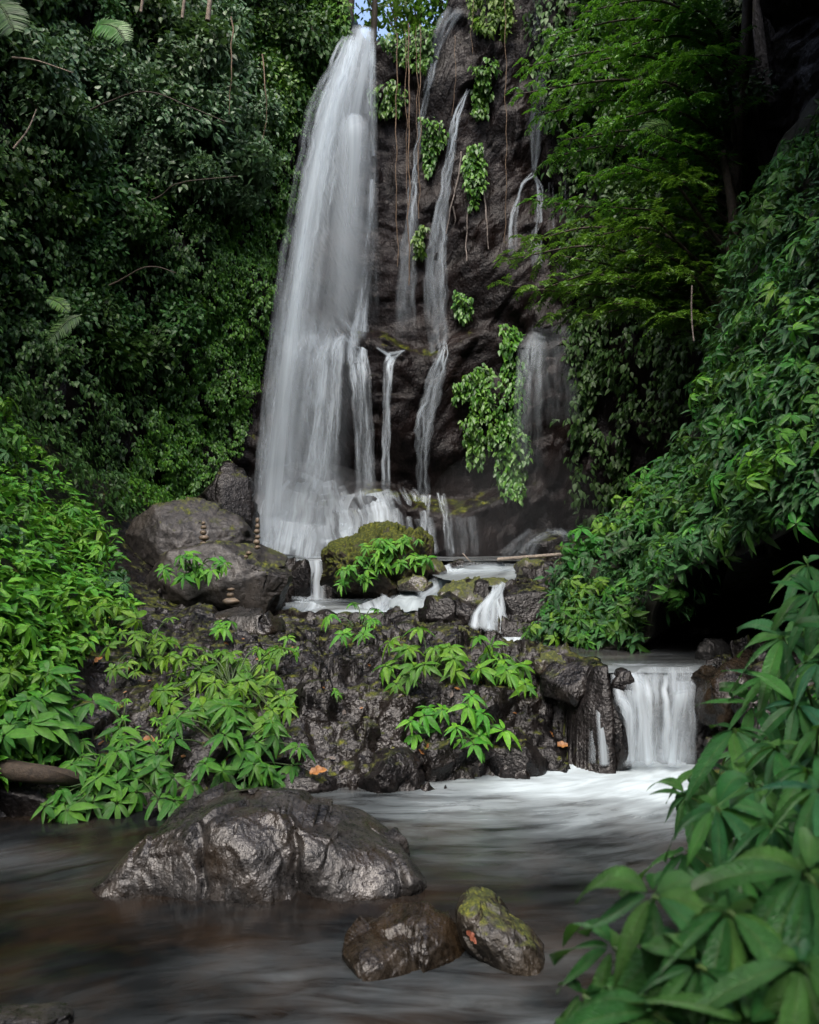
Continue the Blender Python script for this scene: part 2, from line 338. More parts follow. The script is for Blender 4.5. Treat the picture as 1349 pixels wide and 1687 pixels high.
M['creeper'] = leaf_mat('creeper_leaf', [(0.018, 0.068, 0.008), (0.050, 0.145, 0.011), (0.095, 0.205, 0.014), (0.034, 0.10, 0.011)], rough=0.45, transl=0.2)
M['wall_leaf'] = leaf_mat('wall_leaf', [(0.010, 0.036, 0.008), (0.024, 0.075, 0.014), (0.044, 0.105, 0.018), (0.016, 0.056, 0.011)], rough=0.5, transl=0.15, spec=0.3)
M['grey_leaf'] = leaf_mat('pale_shrub_leaf', [(0.024, 0.07, 0.022), (0.06, 0.13, 0.05), (0.105, 0.18, 0.085), (0.04, 0.095, 0.032)], rough=0.45, transl=0.2, spec=0.45)
M['plant'] = leaf_mat('broad_plant_leaf', [(0.018, 0.10, 0.011), (0.034, 0.155, 0.015), (0.07, 0.21, 0.018), (0.026, 0.12, 0.02)], rough=0.33, transl=0.22, vein=0.5)
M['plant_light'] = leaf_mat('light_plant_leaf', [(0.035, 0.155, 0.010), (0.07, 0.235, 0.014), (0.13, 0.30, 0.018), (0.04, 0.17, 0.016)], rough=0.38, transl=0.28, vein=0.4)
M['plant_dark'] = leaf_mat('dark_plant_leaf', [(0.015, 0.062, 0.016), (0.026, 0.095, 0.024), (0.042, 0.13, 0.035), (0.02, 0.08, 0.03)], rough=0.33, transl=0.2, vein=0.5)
M['near'] = leaf_mat('near_plant_leaf', [(0.012, 0.105, 0.022), (0.026, 0.165, 0.032), (0.06, 0.22, 0.03), (0.02, 0.14, 0.065)], rough=0.36, transl=0.25, vein=1.0, spec=0.8)
M['feather'] = leaf_mat('feather_tree_leaf', [(0.025, 0.11, 0.008), (0.06, 0.19, 0.010), (0.11, 0.26, 0.014), (0.04, 0.14, 0.010)], rough=0.45, transl=0.35)
M['top_leaf'] = leaf_mat('far_tree_leaf', [(0.05, 0.15, 0.015), (0.10, 0.24, 0.02), (0.16, 0.30, 0.03), (0.06, 0.17, 0.02)], rough=0.5, transl=0.5)
M['fern'] = leaf_mat('palm_frond_leaf', [(0.05, 0.15, 0.015), (0.08, 0.20, 0.02)], rough=0.4, transl=0.3)
M['stem'] = bark_mat('green_stem', (0.02, 0.05, 0.012), (0.05, 0.09, 0.02), 0.5)
M['bark'] = bark_mat('dark_bark', (0.012, 0.009, 0.006), (0.05, 0.035, 0.022))
M['pale_bark'] = bark_mat('pale_bark', (0.08, 0.06, 0.045), (0.25, 0.2, 0.15))
M['vine'] = bark_mat('vine_root', (0.05, 0.032, 0.018), (0.14, 0.09, 0.05))
M['root'] = bark_mat('grey_root', (0.06, 0.05, 0.045), (0.20, 0.17, 0.15))
M['wood'] = bark_mat('grey_wood', (0.10, 0.085, 0.07), (0.28, 0.24, 0.2))
M['dead_leaf'] = bark_mat('dead_leaf', (0.12, 0.045, 0.012), (0.32, 0.15, 0.045), 0.45)
M['red_leaf'] = bark_mat('red_leaf', (0.12, 0.03, 0.015), (0.25, 0.09, 0.05), 0.5)
M['soil'] = rock_mat('bank_soil', dark=(0.004, 0.005, 0.003), light=(0.02, 0.022, 0.012), warm=(0.012, 0.010, 0.006), rough=(0.7, 0.9), scale=1.5, bump=0.6)
M['veil'] = veil_mat('falling_water', 1.0)
M['strand'] = veil_mat('falling_water_strand', 1.0, su=22, sv=1.7, contrast=(0.40, 0.66))
M['cascade'] = veil_mat('cascade_water', 1.0, su=14, sv=1.1, contrast=(0.36, 0.66))
M['pool'] = pool_mat('pool_water')
M['stream'] = pool_mat('stream_water', deep=(0.01, 0.01, 0.01), brown=(0.03, 0.022, 0.015), rough=0.2, su=1.5, sv=7)

# ------------------------------------------------------------------ ground: one height sheet through control points
ctl = []
def c(px, py, d, dz=0): p = P(px, py, d); ctl.append((p[0], p[1], p[2] + dz))
# pool bed and its far shore
for x, y, z in ((-2.2, 2.5, -.4), (-1, 1, -.35), (0.2, 2.5, -.4), (-1, 4, -.45), (-2.6, 4.5, -.35), (0.6, 4, -.4), (1.2, 5, -.4), (0, 6, -.45), (-1.5, 5.7, -.4), (1.4, 6.6, -.45), (2.2, 6.8, -.4), (0.4, 6.75, -.3), (2.0, 7.3, -.35), (2.6, 7.4, -.3),
                (-3.6, 3, .1), (-3.5, 5, -.1), (-4.5, 1.5, .7), (-3.9, -1, .8), (-1, -2, .5), (1, -1.5, .6), (0.75, 0.6, .25), (1.15, 1.8, .35), (1.7, 3.0, .35), (2.0, 4.3, .35), (2.45, 5.6, .3), (3.0, 6.6, .5), (2.4, 2.5, 1.0), (3.2, 4.5, 1.1), (3.9, 6.3, 1.2), (5.5, 3, 3), (5.5, 6, 3), (3, 0, 1.6), (6, 0, 3)):
    ctl.append((x, y, z))
# rocky bank between the two pools
c(470, 1300, 6.93, -.05); c(600, 1302, 6.92, -.05); c(700, 1292, 7.1, -.05); c(800, 1280, 7.3, -.05); c(900, 1268, 7.5, -.05); c(975, 1258, 7.72, -.05)
c(480, 1225, 7.3); c(600, 1215, 7.35); c(700, 1205, 7.5); c(800, 1195, 7.65); c(900, 1180, 7.9); c(960, 1180, 7.95)
c(480, 1130, 8.0); c(600, 1120, 8.1); c(700, 1110, 8.2); c(800, 1105, 8.3); c(900, 1100, 8.25); c(960, 1105, 8.1)
c(480, 1055, 9.6); c(600, 1050, 9.6); c(700, 1050, 9.5); c(780, 1062, 9.2); c(380, 1030, 10.2); c(560, 1035, 10.6, -.03); c(500, 1030, 10.7, -.04); c(640, 1032, 10.8, -.04); c(700, 1035, 10.3)
c(300, 1050, 9.4); c(300, 1150, 7.9); c(200, 1200, 7.4); c(330, 1240, 7.0); c(250, 1290, 6.7); c(130, 1330, 6.4, -.1); c(0, 1345, 6.2, -.1); c(400, 1290, 6.9)
# right upper pool (0.9) bed and its lip
for px, d in ((850, 9.4), (950, 9.0), (1050, 8.6), (1130, 8.4), (1080, 9.6), (1180, 9.0)): p = P(px, 900, d); ctl.append((p[0], d, .62))
for px in (1040, 1090, 1140): p = P(px, 900, 7.95); ctl.append((p[0], 7.95, .70))
for px in (1040, 1090, 1140): p = P(px, 900, 7.72); ctl.append((p[0], 7.72, -.1))
c(1190, 1110, 7.6); c(1230, 1060, 8.0); c(1230, 1180, 7.0); c(1340, 1050, 7.6); c(1300, 1040, 9.5)
# channel behind the bank (1.07), steps and the top pool bed
for px, d in ((480, 12.2), (560, 12.0), (640, 12.3), (500, 13.2), (600, 13.3)): p = P(px, 900, d); ctl.append((p[0], d, .88))
for px, d, z in ((700, 12.2, 1.2), (760, 13.2, 1.45), (840, 12.5, 1.42), (800, 11.2, 1.38), (740, 11.3, 1.35), (880, 11.2, 1.5), (900, 12.5, 1.6), (700, 11.2, 1.25), (820, 10.0, .8), (870, 10.2, 1.1),
                 (480, 14.2, 1.6), (520, 14.0, 1.45), (560, 14.4, 1.5), (640, 14.4, 1.6), (720, 14.4, 1.55), (820, 14.4, 1.6), (900, 14.2, 1.85), (960, 13.5, 2.0), (700, 17, 1.5), (550, 17, 1.45), (850, 17, 1.55), (470, 16, 1.5), (960, 17, 1.9), (1000, 15, 2.3), (600, 18.5, 1.6), (800, 18.5, 1.7)):
    p = P(px, 900, d); ctl.append((p[0], d, z))
# left slope
c(0, 690, 12); c(100, 790, 12.5); c(200, 880, 13); c(300, 940, 12.6); c(240, 1030, 10); c(0, 850, 9.5); c(0, 1000, 7.6); c(130, 950, 10); c(130, 1250, 7); c(0, 1200, 6.6); c(100, 1080, 8); c(-200, 700, 9); c(-300, 900, 6); c(-300, 1200, 4.5)
c(230, 960, 11.5); c(430, 960, 12.6); c(330, 1000, 11.2)
for x, y, z in ((-7, 14, 5), (-8, 10, 5.5), (-8, 5, 4.5), (-6, 0, 3), (-5.5, 16, 3.4), (-4, 17.5, 2.4), (5, 17, 3), (4.6, 14, 1.9), (4.4, 11, 1.4), (5, 9, 1.5), (3.6, 12.5, 1.2), (3, 10.5, .8), (7, 12, 2.2), (0, 22, 2), (-8, 20, 4), (8, 20, 4)):
    ctl.append((x, y, z))
ctl = np.array(ctl); PT = ctl[:, :2]; ZT = ctl[:, 2]
_D = np.linalg.norm(PT[:, None] - PT[None], axis=-1)
_A = np.block([[_D + 0.03 * np.eye(len(PT)), np.c_[np.ones(len(PT)), PT]], [np.c_[np.ones(len(PT)), PT].T, np.zeros((3, 3))]])
_w = np.linalg.solve(_A, np.r_[ZT, 0, 0, 0])
def ground_z(x, y):
    x, y = np.asarray(x, float), np.asarray(y, float); sh = x.shape; q = np.stack([x.ravel(), y.ravel()], -1); out = np.zeros(len(q))
    for k in range(0, len(q), 20000):
        s = slice(k, k + 20000); d = np.linalg.norm(q[s, None] - PT[None], axis=-1)
        out[s] = d @ _w[:-3] + _w[-3] + q[s] @ _w[-2:]
    return out.reshape(sh)
def ground_disp(x, y, z):
    p = np.stack([x, y, z], -1)
    rocky = np.clip(1.15 - np.abs(x - 0.3) / 3.6, 0, 1) ** 0.5 * np.clip((y - 6.3) / .6, 0, 1) * np.clip((15 - y) / 1.5, 0, 1)
    w1 = fbm(p * 1.3, 3, 5)[..., None] * .35
    lump = .24 * fracture(p * np.array([1.7, 1.7, 2.2]) + w1, 3, .75, .8) + .11 * fracture(p * np.array([4, 4, 5.0]) + w1 * 1.5, 9, .75, .8) + .045 * fracture(p * 9.5 + w1 * 2, 12, .8, .8) + .03
    f1, f2, cid = worley(p * 2.4 + w1, 33); lump = lump + .10 * np.maximum(0, 1 - (f1 / .6) ** 2) * (cid > .5)
    lump = lump * (1 - .7 * np.exp(-((y - 10.7) / .7) ** 2) * np.exp(-((x + .7) / 1.0) ** 4))
    low = np.clip((z + .35) / .35, .12, 1)
    return rocky * lump * low + (fbm(p * 1.2, 4, 21) * (.05 + .03 * rocky) + fbm(p * 9, 3, 31, ridged=True) * .012 * (rocky + .2)) * low
def ground_full(x, y): return ground_z(x, y)
def wx(l): return np.array([((px - CX) / F * d, d) for px, d in l])
BAS = {'hollow': (wx([(780, 10.2), (788, 9.75), (832, 9.3), (850, 8.95), (885, 8.5), (985, 8.15), (1002, 7.80), (1150, 7.78), (1165, 8.2), (1210, 8.7), (1240, 9.4), (1100, 10), (1000, 10), (900, 10.0)]), lambda x, y: .90 + 0 * x, lambda x, y: (y < 8.05) & (x > 1.9)),
       'channel': (wx([(462, 11.6), (520, 11.15), (600, 11.05), (680, 11.2), (708, 11.7), (702, 12.4), (650, 13.0), (560, 13.7), (500, 13.9), (470, 13.2)]), lambda x, y: 1.07 + 0 * x, lambda x, y: (x > .05) & (y > 11.9)),
       'run': (wx([(712, 12.7), (735, 12.0), (797, 11.1), (810, 10.72), (828, 10.70), (846, 11.1), (852, 12.2), (905, 13.2), (915, 14.1), (725, 14.4), (735, 13.4)]), lambda x, y: np.interp(y, [10.3, 10.6, 12, 14.4, 14.7], [1.46, 1.50, 1.52, 1.64, 1.70]), lambda x, y: (y < 10.75) | ((x < .75) & (y < 12.9) & (y > 11.9)) | (y > 13.9)),
       'bend': (wx([(712, 13.4), (765, 13.3), (745, 12.6), (728, 12.1), (690, 11.5), (650, 11.9), (672, 12.4), (700, 12.8)]), lambda x, y: np.interp(y, [11.5, 12.2, 13.4], [1.09, 1.22, 1.60]), lambda x, y: x > -99),
       'plunge': (np.array([(-3.0, 14.7), (-1.9, 14.25), (-.5, 14.3), (.6, 14.5), (2.2, 14.4), (3.4, 15.5), (3.6, 18.9), (-3.6, 18.9)]), lambda x, y: 1.72 + 0 * x, lambda x, y: ((x > -2.0) & (x < -1.45)) | ((x > .5) & (x < 2.3)))}
def pdist(x, y, poly):
    """signed distance to a polygon, negative inside"""
    d = np.full(np.shape(x), 1e9); n_ = len(poly)
    for i in range(n_):
        a, b_ = poly[i], poly[(i + 1) % n_]; e = b_ - a; t = np.clip(((x - a[0]) * e[0] + (y - a[1]) * e[1]) / (e @ e), 0, 1)
        d = np.minimum(d, np.hypot(x - a[0] - t * e[0], y - a[1] - t * e[1]))
    return np.where(inpoly(x, y, poly), -d, d)
def ground_wet(x, y, z):
    wob = .07 * noise(np.stack([x * 3.1, y * 3.1, 0 * x], -1), 77)
    for poly, lev, out_ in BAS.values():
        d = pdist(x, y, poly) + wob; L_ = lev(x, y); o_ = out_(x, y)
        z = np.where(d < 0, np.minimum(z, L_ + .03 - np.minimum(-d * 1.2, .22)), z)
        rim = L_ + .03 + .10 * np.abs(noise(np.stack([x * 4, y * 4, 0 * x + 3], -1), 78)) - np.maximum(d - .16, 0) * 2.0
        z = np.where((d >= 0) & (d < .4) & ~o_, np.maximum(z, rim), z)
        z = np.where((d >= 0) & (d < .5) & o_, np.minimum(z, L_ - .08), z)
    return z
ys = np.concatenate([np.linspace(-6, 6.2, 90), np.linspace(6.22, 11.5, 300), np.linspace(11.53, 15.5, 130), np.linspace(15.6, 26, 40)])
xs = np.concatenate([np.linspace(-14, -4.2, 40), np.linspace(-4.17, 4.2, 330), np.linspace(4.3, 14, 40)])
X, Y = np.meshgrid(xs, ys); Z = ground_z(X, Y); _e = .04
_nx = -(ground_z(X + _e, Y) - ground_z(X - _e, Y)) / (2 * _e); _ny = -(ground_z(X, Y + _e) - ground_z(X, Y - _e)) / (2 * _e); _l = np.sqrt(_nx ** 2 + _ny ** 2 + 1)
_d = ground_disp(X, Y, Z); X = X + _d * _nx / _l; Y = Y + _d * _ny / _l; Z = Z + _d / _l
Z = ground_wet(X, Y, Z)
VG = np.stack([X, Y, Z], -1).reshape(-1, 3); QG = gridq(len(ys), len(xs))
ground = tag(obj('ground', mesh('ground', VG, QG), M['ground']), 'dark wet lumpy lava rock of the gorge floor', 'ground', kind='structure')

# ------------------------------------------------------------------ cliff: plan line swept upward, leaning, with ledges
plan = spline([(-9.5, -6), (-9.0, -1), (-8.6, 4), (-7.9, 9), (-6.9, 12.6), (-5.4, 15.4), (-4.0, 17.3), (-2.6, 18.4), (-0.9, 18.75), (1.2, 18.6), (3.0, 18.2), (4.3, 17.0), (5.2, 15.0), (5.8, 12.5), (6.3, 10), (7.2, 7), (8.2, 3), (8.8, -2), (9.2, -7), (7.5, -12), (3, -15), (-3, -15), (-7.5, -12), (-9.4, -7.5)], 520)
tl = unit(np.gradient(plan, axis=0)); inn = np.stack([tl[:, 1], -tl[:, 0]], -1)   # into the gorge
nt_, nb = 300, 40
ztop = np.interp(plan[:, 0], [-9, -4.5, -2.7, -1.6, -1.3, -0.3, .7, 1.0, 1.6, 3, 5, 9], [24, 23, 20, 15.2, 13.75, 13.6, 13.9, 14.9, 15.2, 17, 20, 22])
ztop = np.where(plan[:, 1] < 13, np.where(plan[:, 0] > 0, 17, 19), ztop); ztop = np.where(plan[:, 1] < 2, np.interp(plan[:, 1], [-8, 2], [8, 17]), ztop) 
tt = np.linspace(0, 1, nt_)
Zc = -0.6 + (ztop[:, None] + .6) * tt[None]
def sstep(a, b, x): u = np.clip((x - a) / (b - a), 0, 1); return u * u * (3 - 2 * u)
back = np.exp(-((plan[:, 0] - 0.1) / 2.9) ** 4) * (plan[:, 1] > 15)
xx = plan[:, 0][:, None]
led = 0.10 * (1 - sstep(10.9, 11.5, Zc + .5 * np.sin(xx * 1.3))) + 0.50 * (1 - sstep(6.25, 6.85, Zc + .25 * np.sin(xx * 2.1 + 1))) + 0.75 * (1 - sstep(2.75, 3.25, Zc + .2 * np.sin(xx * 1.7)))
lean = back[:, None] * led + (1 - back)[:, None] * (0.10 * (8 - Zc) * 0.3)
B = plan[:, None, :] + inn[:, None, :] * lean[..., None]
Pc = np.concatenate([B, Zc[..., None]], -1)
f1, f2, cid = worley(Pc * np.array([.9, .9, .7]) + fbm(Pc * .6, 2, 3)[..., None] * .4, 44)
g1, g2, gid = worley(Pc * 2.6 + fbm(Pc * 2, 2, 8)[..., None] * .3, 45)
fr = .26 * fracture(Pc * np.array([1.3, 1.3, .8]) + fbm(Pc * .8, 2, 13)[..., None] * .3, 46, .8, .9) + .06 * fracture(Pc * np.array([3.4, 3.4, 2.2]) + fbm(Pc * 1.5, 2, 14)[..., None] * .3, 47, .8, .8)
dsp = fr + fbm(Pc * .35, 3, 50) * .45 + (np.minimum(f2 - f1, .4) * (.3 + cid) - .12) * .30 + (np.minimum(g2 - g1, .4) - .15) * .08 + fbm(Pc * np.array([5, 5, 2.2]), 3, 60) * .07
dsp = dsp * (1 - .45 * back[:, None])
Pc[..., :2] += inn[:, None, :] * dsp[..., None]
bt = np.linspace(0, 1, nb + 1)[1:]
top = Pc[:, -1][:, None] + np.concatenate([-inn[:, None, :] * (bt ** 1.3)[None, :, None] * 14, ((bt ** 1.5)[None, :, None] * 3 + (bt ** 1.2)[None, :, None] * (11 * (1 - np.exp(-((plan[:, 0] - 0.05) / 1.3) ** 2)))[:, None, None])], -1)
top[..., 2] += fbm(top * .5, 3, 70) * .3
Pc = np.concatenate([Pc, top], 1)
VC = Pc.reshape(-1, 3); QC = gridq(len(plan), nt_ + nb)
cliff = tag(obj('cliff', mesh('cliff', VC, QC), M['cliff']), 'dark wet rock cliff closing the gorge', 'cliff', kind='structure')

# ------------------------------------------------------------------ the bluff on the far side of the cascade (bulging bank over a dark hollow)
low = spline([(880, 1062, 9.7), (960, 1070, 9.3), (1050, 1062, 8.9), (1085, 1000, 8.7), (1170, 915, 8.0), (1250, 890, 7.3), (1349, 850, 6.5), (1480, 800, 5.8), (1700, 760, 5.0)], 90)
upp = spline([(878, 1040, 10.0), (930, 945, 10.8), (1000, 870, 11.3), (1085, 780, 11.6), (1160, 665, 11.8), (1192, 500, 11.9), (1235, 350, 11.6), (1349, 150, 11.0), (1600, -200, 9.0)], 90)
def wpts(a): return np.stack([(a[:, 0] - CX) / F * a[:, 2], a[:, 2], CH + (HY - a[:, 1]) / F * a[:, 2]], -1)
lo_w, up_w = wpts(low), wpts(upp)
nv = 70; vv = np.linspace(0, 1, nv)[None, :, None]
Sf = lo_w[:, None] * (1 - vv) + up_w[:, None] * vv
Sf = Sf + np.sin(np.pi * vv) * np.array([-.15, -.45, .1]) * np.linspace(.3, 1.2, 90)[:, None, None]
Sf = Sf + fbm(Sf * 1.1, 3, 80)[..., None] * np.array([-.2, -.3, .15])
und = Sf[:, :1] + np.linspace(1, 0, 14)[None, :-1, None] * np.array([1.5, 1.8, .35])
bck = Sf[:, -1:] + np.linspace(0, 1, 14)[None, 1:, None] * np.array([1.8, 1.5, .3])
Sb = np.concatenate([und, Sf, bck], 1)
VB = Sb.reshape(-1, 3); QB = gridq(90, Sb.shape[1])
bluff = tag(obj('hillside', mesh('hillside', VB, QB), M['soil']), 'dark earth bluff overhanging the upper pool', 'hillside', kind='structure')

def bvh(V, Q): return BVHTree.FromPolygons([tuple(v) for v in V], [tuple(q) for q in Q])
T_g, T_c, T_b = bvh(VG, QG), bvh(VC, QC), bvh(VB, QB)
EYE = Vector((0, 0, CH))
def hit(px, py, trees=None, near=None):
    d = Vector(((px - CX) / F, 1, (HY - py) / F)).normalized(); best = None
    for t in (trees or (T_c, T_g)):
        h = t.ray_cast(EYE, d)
        if h[0] is not None and (best is None or h[3] < best[2]):
            n = h[1] if h[1].dot(d) < 0 else -h[1]
            best = (np.array(h[0]), np.array(n), h[3])
    return best
def cast(xy, trees=None):
    p, n = [], []
    for a, b_ in xy:
        h = hit(a, b_, trees)
        if h: p.append(h[0]); n.append(h[1])
    return np.array(p).reshape(-1, 3), np.array(n).reshape(-1, 3)

# ------------------------------------------------------------------ stream surfaces
def water(name, xs, ys, zfun, foam, uv, mat, label, basin=None):
    X, Y = np.meshgrid(xs, ys); Zw = zfun(X, Y); Qw = gridq(len(ys), len(xs))
    if basin:
        d = pdist(X, Y, BAS[basin][0]); Qw = Qw[(d.ravel()[Qw] < (.04 if basin == 'run' else .14)).all(1)]
    o = obj(name, mesh(name, np.stack([X, Y, Zw], -1), Qw, uv=uv(X, Y), attrs={'foam': np.clip(foam(X, Y), 0, 1)}), mat)
    return tag(o, label, 'water', kind='structure')
cas = P(1080, 1262, 7.6)
def foam_lower(X, Y):
    dx, dy = X - cas[0], Y - cas[1]
    r = np.sqrt((dx / 1.6) ** 2 + (dy / np.where(dy < 0, 1.35, .6)) ** 2)
    a = .9 * np.exp(-(r / 1.0) ** 2)
    u = np.clip((cas[0] - X) / 4.0, 0, 1)                      # tongue of foam drifting across along the bank
    lane = np.exp(-(((Y - (7.2 - .75 * u)) / (.55 + .6 * u)) ** 2)) * (X < cas[0] + .4)
    a += .75 * lane * (1 - u) ** 1.2
    b_ = .20 * np.exp(-(((X + 2.9) / 1.0) ** 2 + ((Y - 5.4) / .45) ** 2)) + .17 * np.exp(-(((X - .3) / .9) ** 2 + ((Y - 4.1) / .5) ** 2)) + .22 * np.exp(-(((X + .3) / 1.1) ** 2 + ((Y - 3.9) / .35) ** 2))
    b_ += 1.2 * np.exp(-(((X - .52) / .16) ** 2 + ((Y - 3.45) / .22) ** 2)) + .2 * np.exp(-(((X - .6) / .7) ** 2 + ((Y - 5.4) / .3) ** 2)) + .17 * np.exp(-(((X + .9) / .9) ** 2 + ((Y - 3.5) / .3) ** 2)) + .12 * np.exp(-(((X - 1.3) / .6) ** 2 + ((Y - 5.0) / .4) ** 2))
    n = fbm(np.stack([X * 1.2, Y * 2.5, X * 0], -1), 3, 5); a = a + .30 * b_
    return a * (1 + .5 * n) + .012 * (n + .3)
wz = lambda X, Y: .012 * fbm(np.stack([X * 1.1, Y * 2.2, 0 * X], -1), 3, 14)
water('water', np.linspace(-5, 4.2, 260), np.linspace(-1.5, 8.2, 260), wz, foam_lower,
      lambda X, Y: np.stack([X * .9 + Y * .35 + .25 * np.sin(Y * 1.7), Y * .8 - X * .22 + .2 * np.sin(X * 1.3)], -1), M['pool'], 'dark brown smoothly flowing water of the lower pool')
water('water', np.linspace(.6, 5.2, 90), np.linspace(7.82, 10.4, 64), lambda X, Y: .90 + 0 * X - .05 * np.clip((7.98 - Y) / .16, 0, 1) ** 2, 
      lambda X, Y: .10 + .3 * np.exp(-(((X - 1.1) / .5) ** 2 + ((Y - 9.6) / .3) ** 2)) + .25 * np.exp(-((Y - 7.85) / .2) ** 2),
      lambda X, Y: np.stack([X, Y * .8], -1), M['stream'], 'still dark water of the pool under the overhanging bank', 'hollow')
water('water', np.linspace(-2.6, .7, 80), np.linspace(10.7, 14.3, 80), lambda X, Y: 1.07 + 0.015 * np.sin(X * 5), 
      lambda X, Y: .35 + .5 * np.exp(-((Y - 11.8 - .2 * X) / .5) ** 2) + .5 * np.exp(-(((X + 1.7) / .4) ** 2 + ((Y - 13.6) / .4) ** 2)),
      lambda X, Y: np.stack([X, Y * .6], -1), M['stream'], 'white streaked water of the channel below the mossy boulder', 'channel')
water('water', np.linspace(.1, 2.7, 80), np.linspace(10.35, 14.6, 90), lambda X, Y: np.interp(Y, [10.3, 10.6, 12, 14.4, 14.7], [1.46, 1.50, 1.52, 1.64, 1.70]),
      lambda X, Y: .45 + .4 * np.exp(-((Y - 13.6) / .6) ** 2), lambda X, Y: np.stack([X * .5 + Y * .4, Y * .4 - X * .8], -1), M['stream'], 'shallow white stream running down between mossy rocks', 'run')
water('water', np.linspace(-.3, 1.2, 60), np.linspace(11.3, 13.6, 80), lambda X, Y: np.interp(Y, [11.5, 12.2, 13.4], [1.09, 1.22, 1.60]) + .012 * np.sin(X * 23) + .02 * np.sin(Y * 9), lambda X, Y: .75 + 0 * X, lambda X, Y: np.stack([Y * .8 + X * .3, X - Y * .2], -1), M['stream'], 'white water sliding down past the mossy knob', 'bend')
water('water', np.linspace(-3.4, 3.6, 70), np.linspace(14.05, 18.9, 50), lambda X, Y: 1.72 + 0 * X,
      lambda X, Y: .25 + .7 * np.exp(-(((X + 1.9) / 1.5) ** 2 + ((Y - 17.4) / .9) ** 2)), lambda X, Y: np.stack([X, Y * .5], -1), M['stream'], 'pale plunge pool at the foot of the tall waterfall', 'plunge')

# ------------------------------------------------------------------ boulders
def profile_rock(name, topl, botl, d, thick, mat, label, group=None, rough=.05, seed=1, res=(110, 72), ex=2.4, fac=1.0, catg='boulder', tilt=0.0, facets=7, fine=1.0, pp=2.6, front=None, creases=()):
    """boulder lofted between a top and a bottom outline (photo pixels at depth d), front-to-back thickness in metres"""
    tp, bt_ = np.asarray(topl, float), np.asarray(botl, float)
    x0, x1 = max(tp[0, 0], bt_[0, 0]), min(tp[-1, 0], bt_[-1, 0])
    u = (1 - np.cos(np.linspace(0, np.pi, res[0]))) / 2; xs_ = x0 + (x1 - x0) * u
    zt = np.interp(xs_, tp[:, 0], tp[:, 1]); zb = np.interp(xs_, bt_[:, 0], bt_[:, 1])
    X = (xs_ - CX) / F * d; dz = d
    if front is not None:
        pr = np.maximum(1 - np.abs(2 * u - 1) ** pp, 0) ** .5
        for _ in range(4): dz = front + thick / 2 * pr + tilt * np.maximum(CH + (HY - zt) / F * dz, 0)
    zt = CH + (HY - zt) / F * dz; zb = CH + (HY - zb) / F * d
    th = np.linspace(0, 2 * np.pi, res[1]); cs, sn = np.cos(th), np.sin(th)
    ce = np.sign(cs) * np.abs(cs) ** (2 / ex); se = np.sign(sn) * np.abs(sn) ** (2 / ex)
    prof = np.maximum(1 - np.abs(2 * u - 1) ** pp, 0) ** .5
    zc, hh = (zt + zb) / 2, np.maximum(zt - zb, .002) / 2
    V = np.zeros((res[0], res[1], 3)); V[..., 0] = X[:, None]
    V[..., 2] = zc[:, None] + hh[:, None] * se[None]
    V[..., 1] = d + thick / 2 * prof[:, None] * ce[None] + tilt * (V[..., 2] - zb.min()) + .1 * thick * np.sin(u * 5 + seed)[:, None] * prof[:, None]
    if front is not None: V[..., 1] = front + thick / 2 * prof[:, None] * (ce[None] + 1) + tilt * np.maximum(V[..., 2], 0) + .06 * np.sin(u * 9)[:, None]
    sz = (x1 - x0) / F * d
    ctr = V.reshape(-1, 3).mean(0); out = unit((V - ctr) / np.array([sz, thick, max(hh.max() * 2, .01)]))
    q = V / sz * fac
    f1, f2, cid = worley(q * 4.0 + fbm(q * 3, 2, seed)[..., None] * .25, seed); 
    e = np.minimum(prof * 2, 1)[:, None]
    dsp = (fbm(q * 2.0, 2, seed + 1) * .8 + 1.5 * fracture(q * 2.6 + fbm(q * 3, 2, seed)[..., None] * .15, seed + 4, .9, .5) + .25 * fracture(q * 8 + fbm(q * 5, 2, seed)[..., None] * .3, seed + 5, .9, .5) + fbm(q * 9, 4, seed + 2, ridged=True) * .06) * rough * sz * e
    dsp = dsp - dsp.mean() * .8
    V = V + out * dsp[..., None]
    rf = np.random.default_rng(seed + 900)
    for _ in range(facets):
        nrm = unit(np.array([rf.normal(0, .8), -abs(rf.normal(0, 1)) - .15, rf.normal(.25, .75)])); sp = (V - ctr) @ nrm
        h_ = np.quantile(sp, rf.uniform(.88, .96)); over = np.maximum(sp - h_, 0)
        V = V - nrm * (over * .88)[..., None]
    for cx_, slope, wd_, dp_ in creases:        # clefts running down the face: start column (px), lean, width (px), depth (m)
        pxv = CX + V[..., 0] / V[..., 1] * F; pyv = HY - (V[..., 2] - CH) / V[..., 1] * F
        off_ = pxv - cx_ - slope * (pyv - 1300) + 14 * noise(V * 5 + seed, 4)
        V = V + np.array([0, 1., -.15]) * (dp_ * np.exp(-(off_ / wd_) ** 2) * (ce[None] < .3))[..., None]
    q2 = V / sz * fac
    V = V + out * ((fbm(q2 * 14, 4, seed + 6, ridged=True) - .2) * .006 * fine * sz * e)[..., None]
    base = np.array([ctr[0], ctr[1], V[..., 2].min()])
    o = obj(name, mesh(name, V - base, gridq(res[0], res[1])), mat, loc=base)
    return tag(o, label, catg, group)
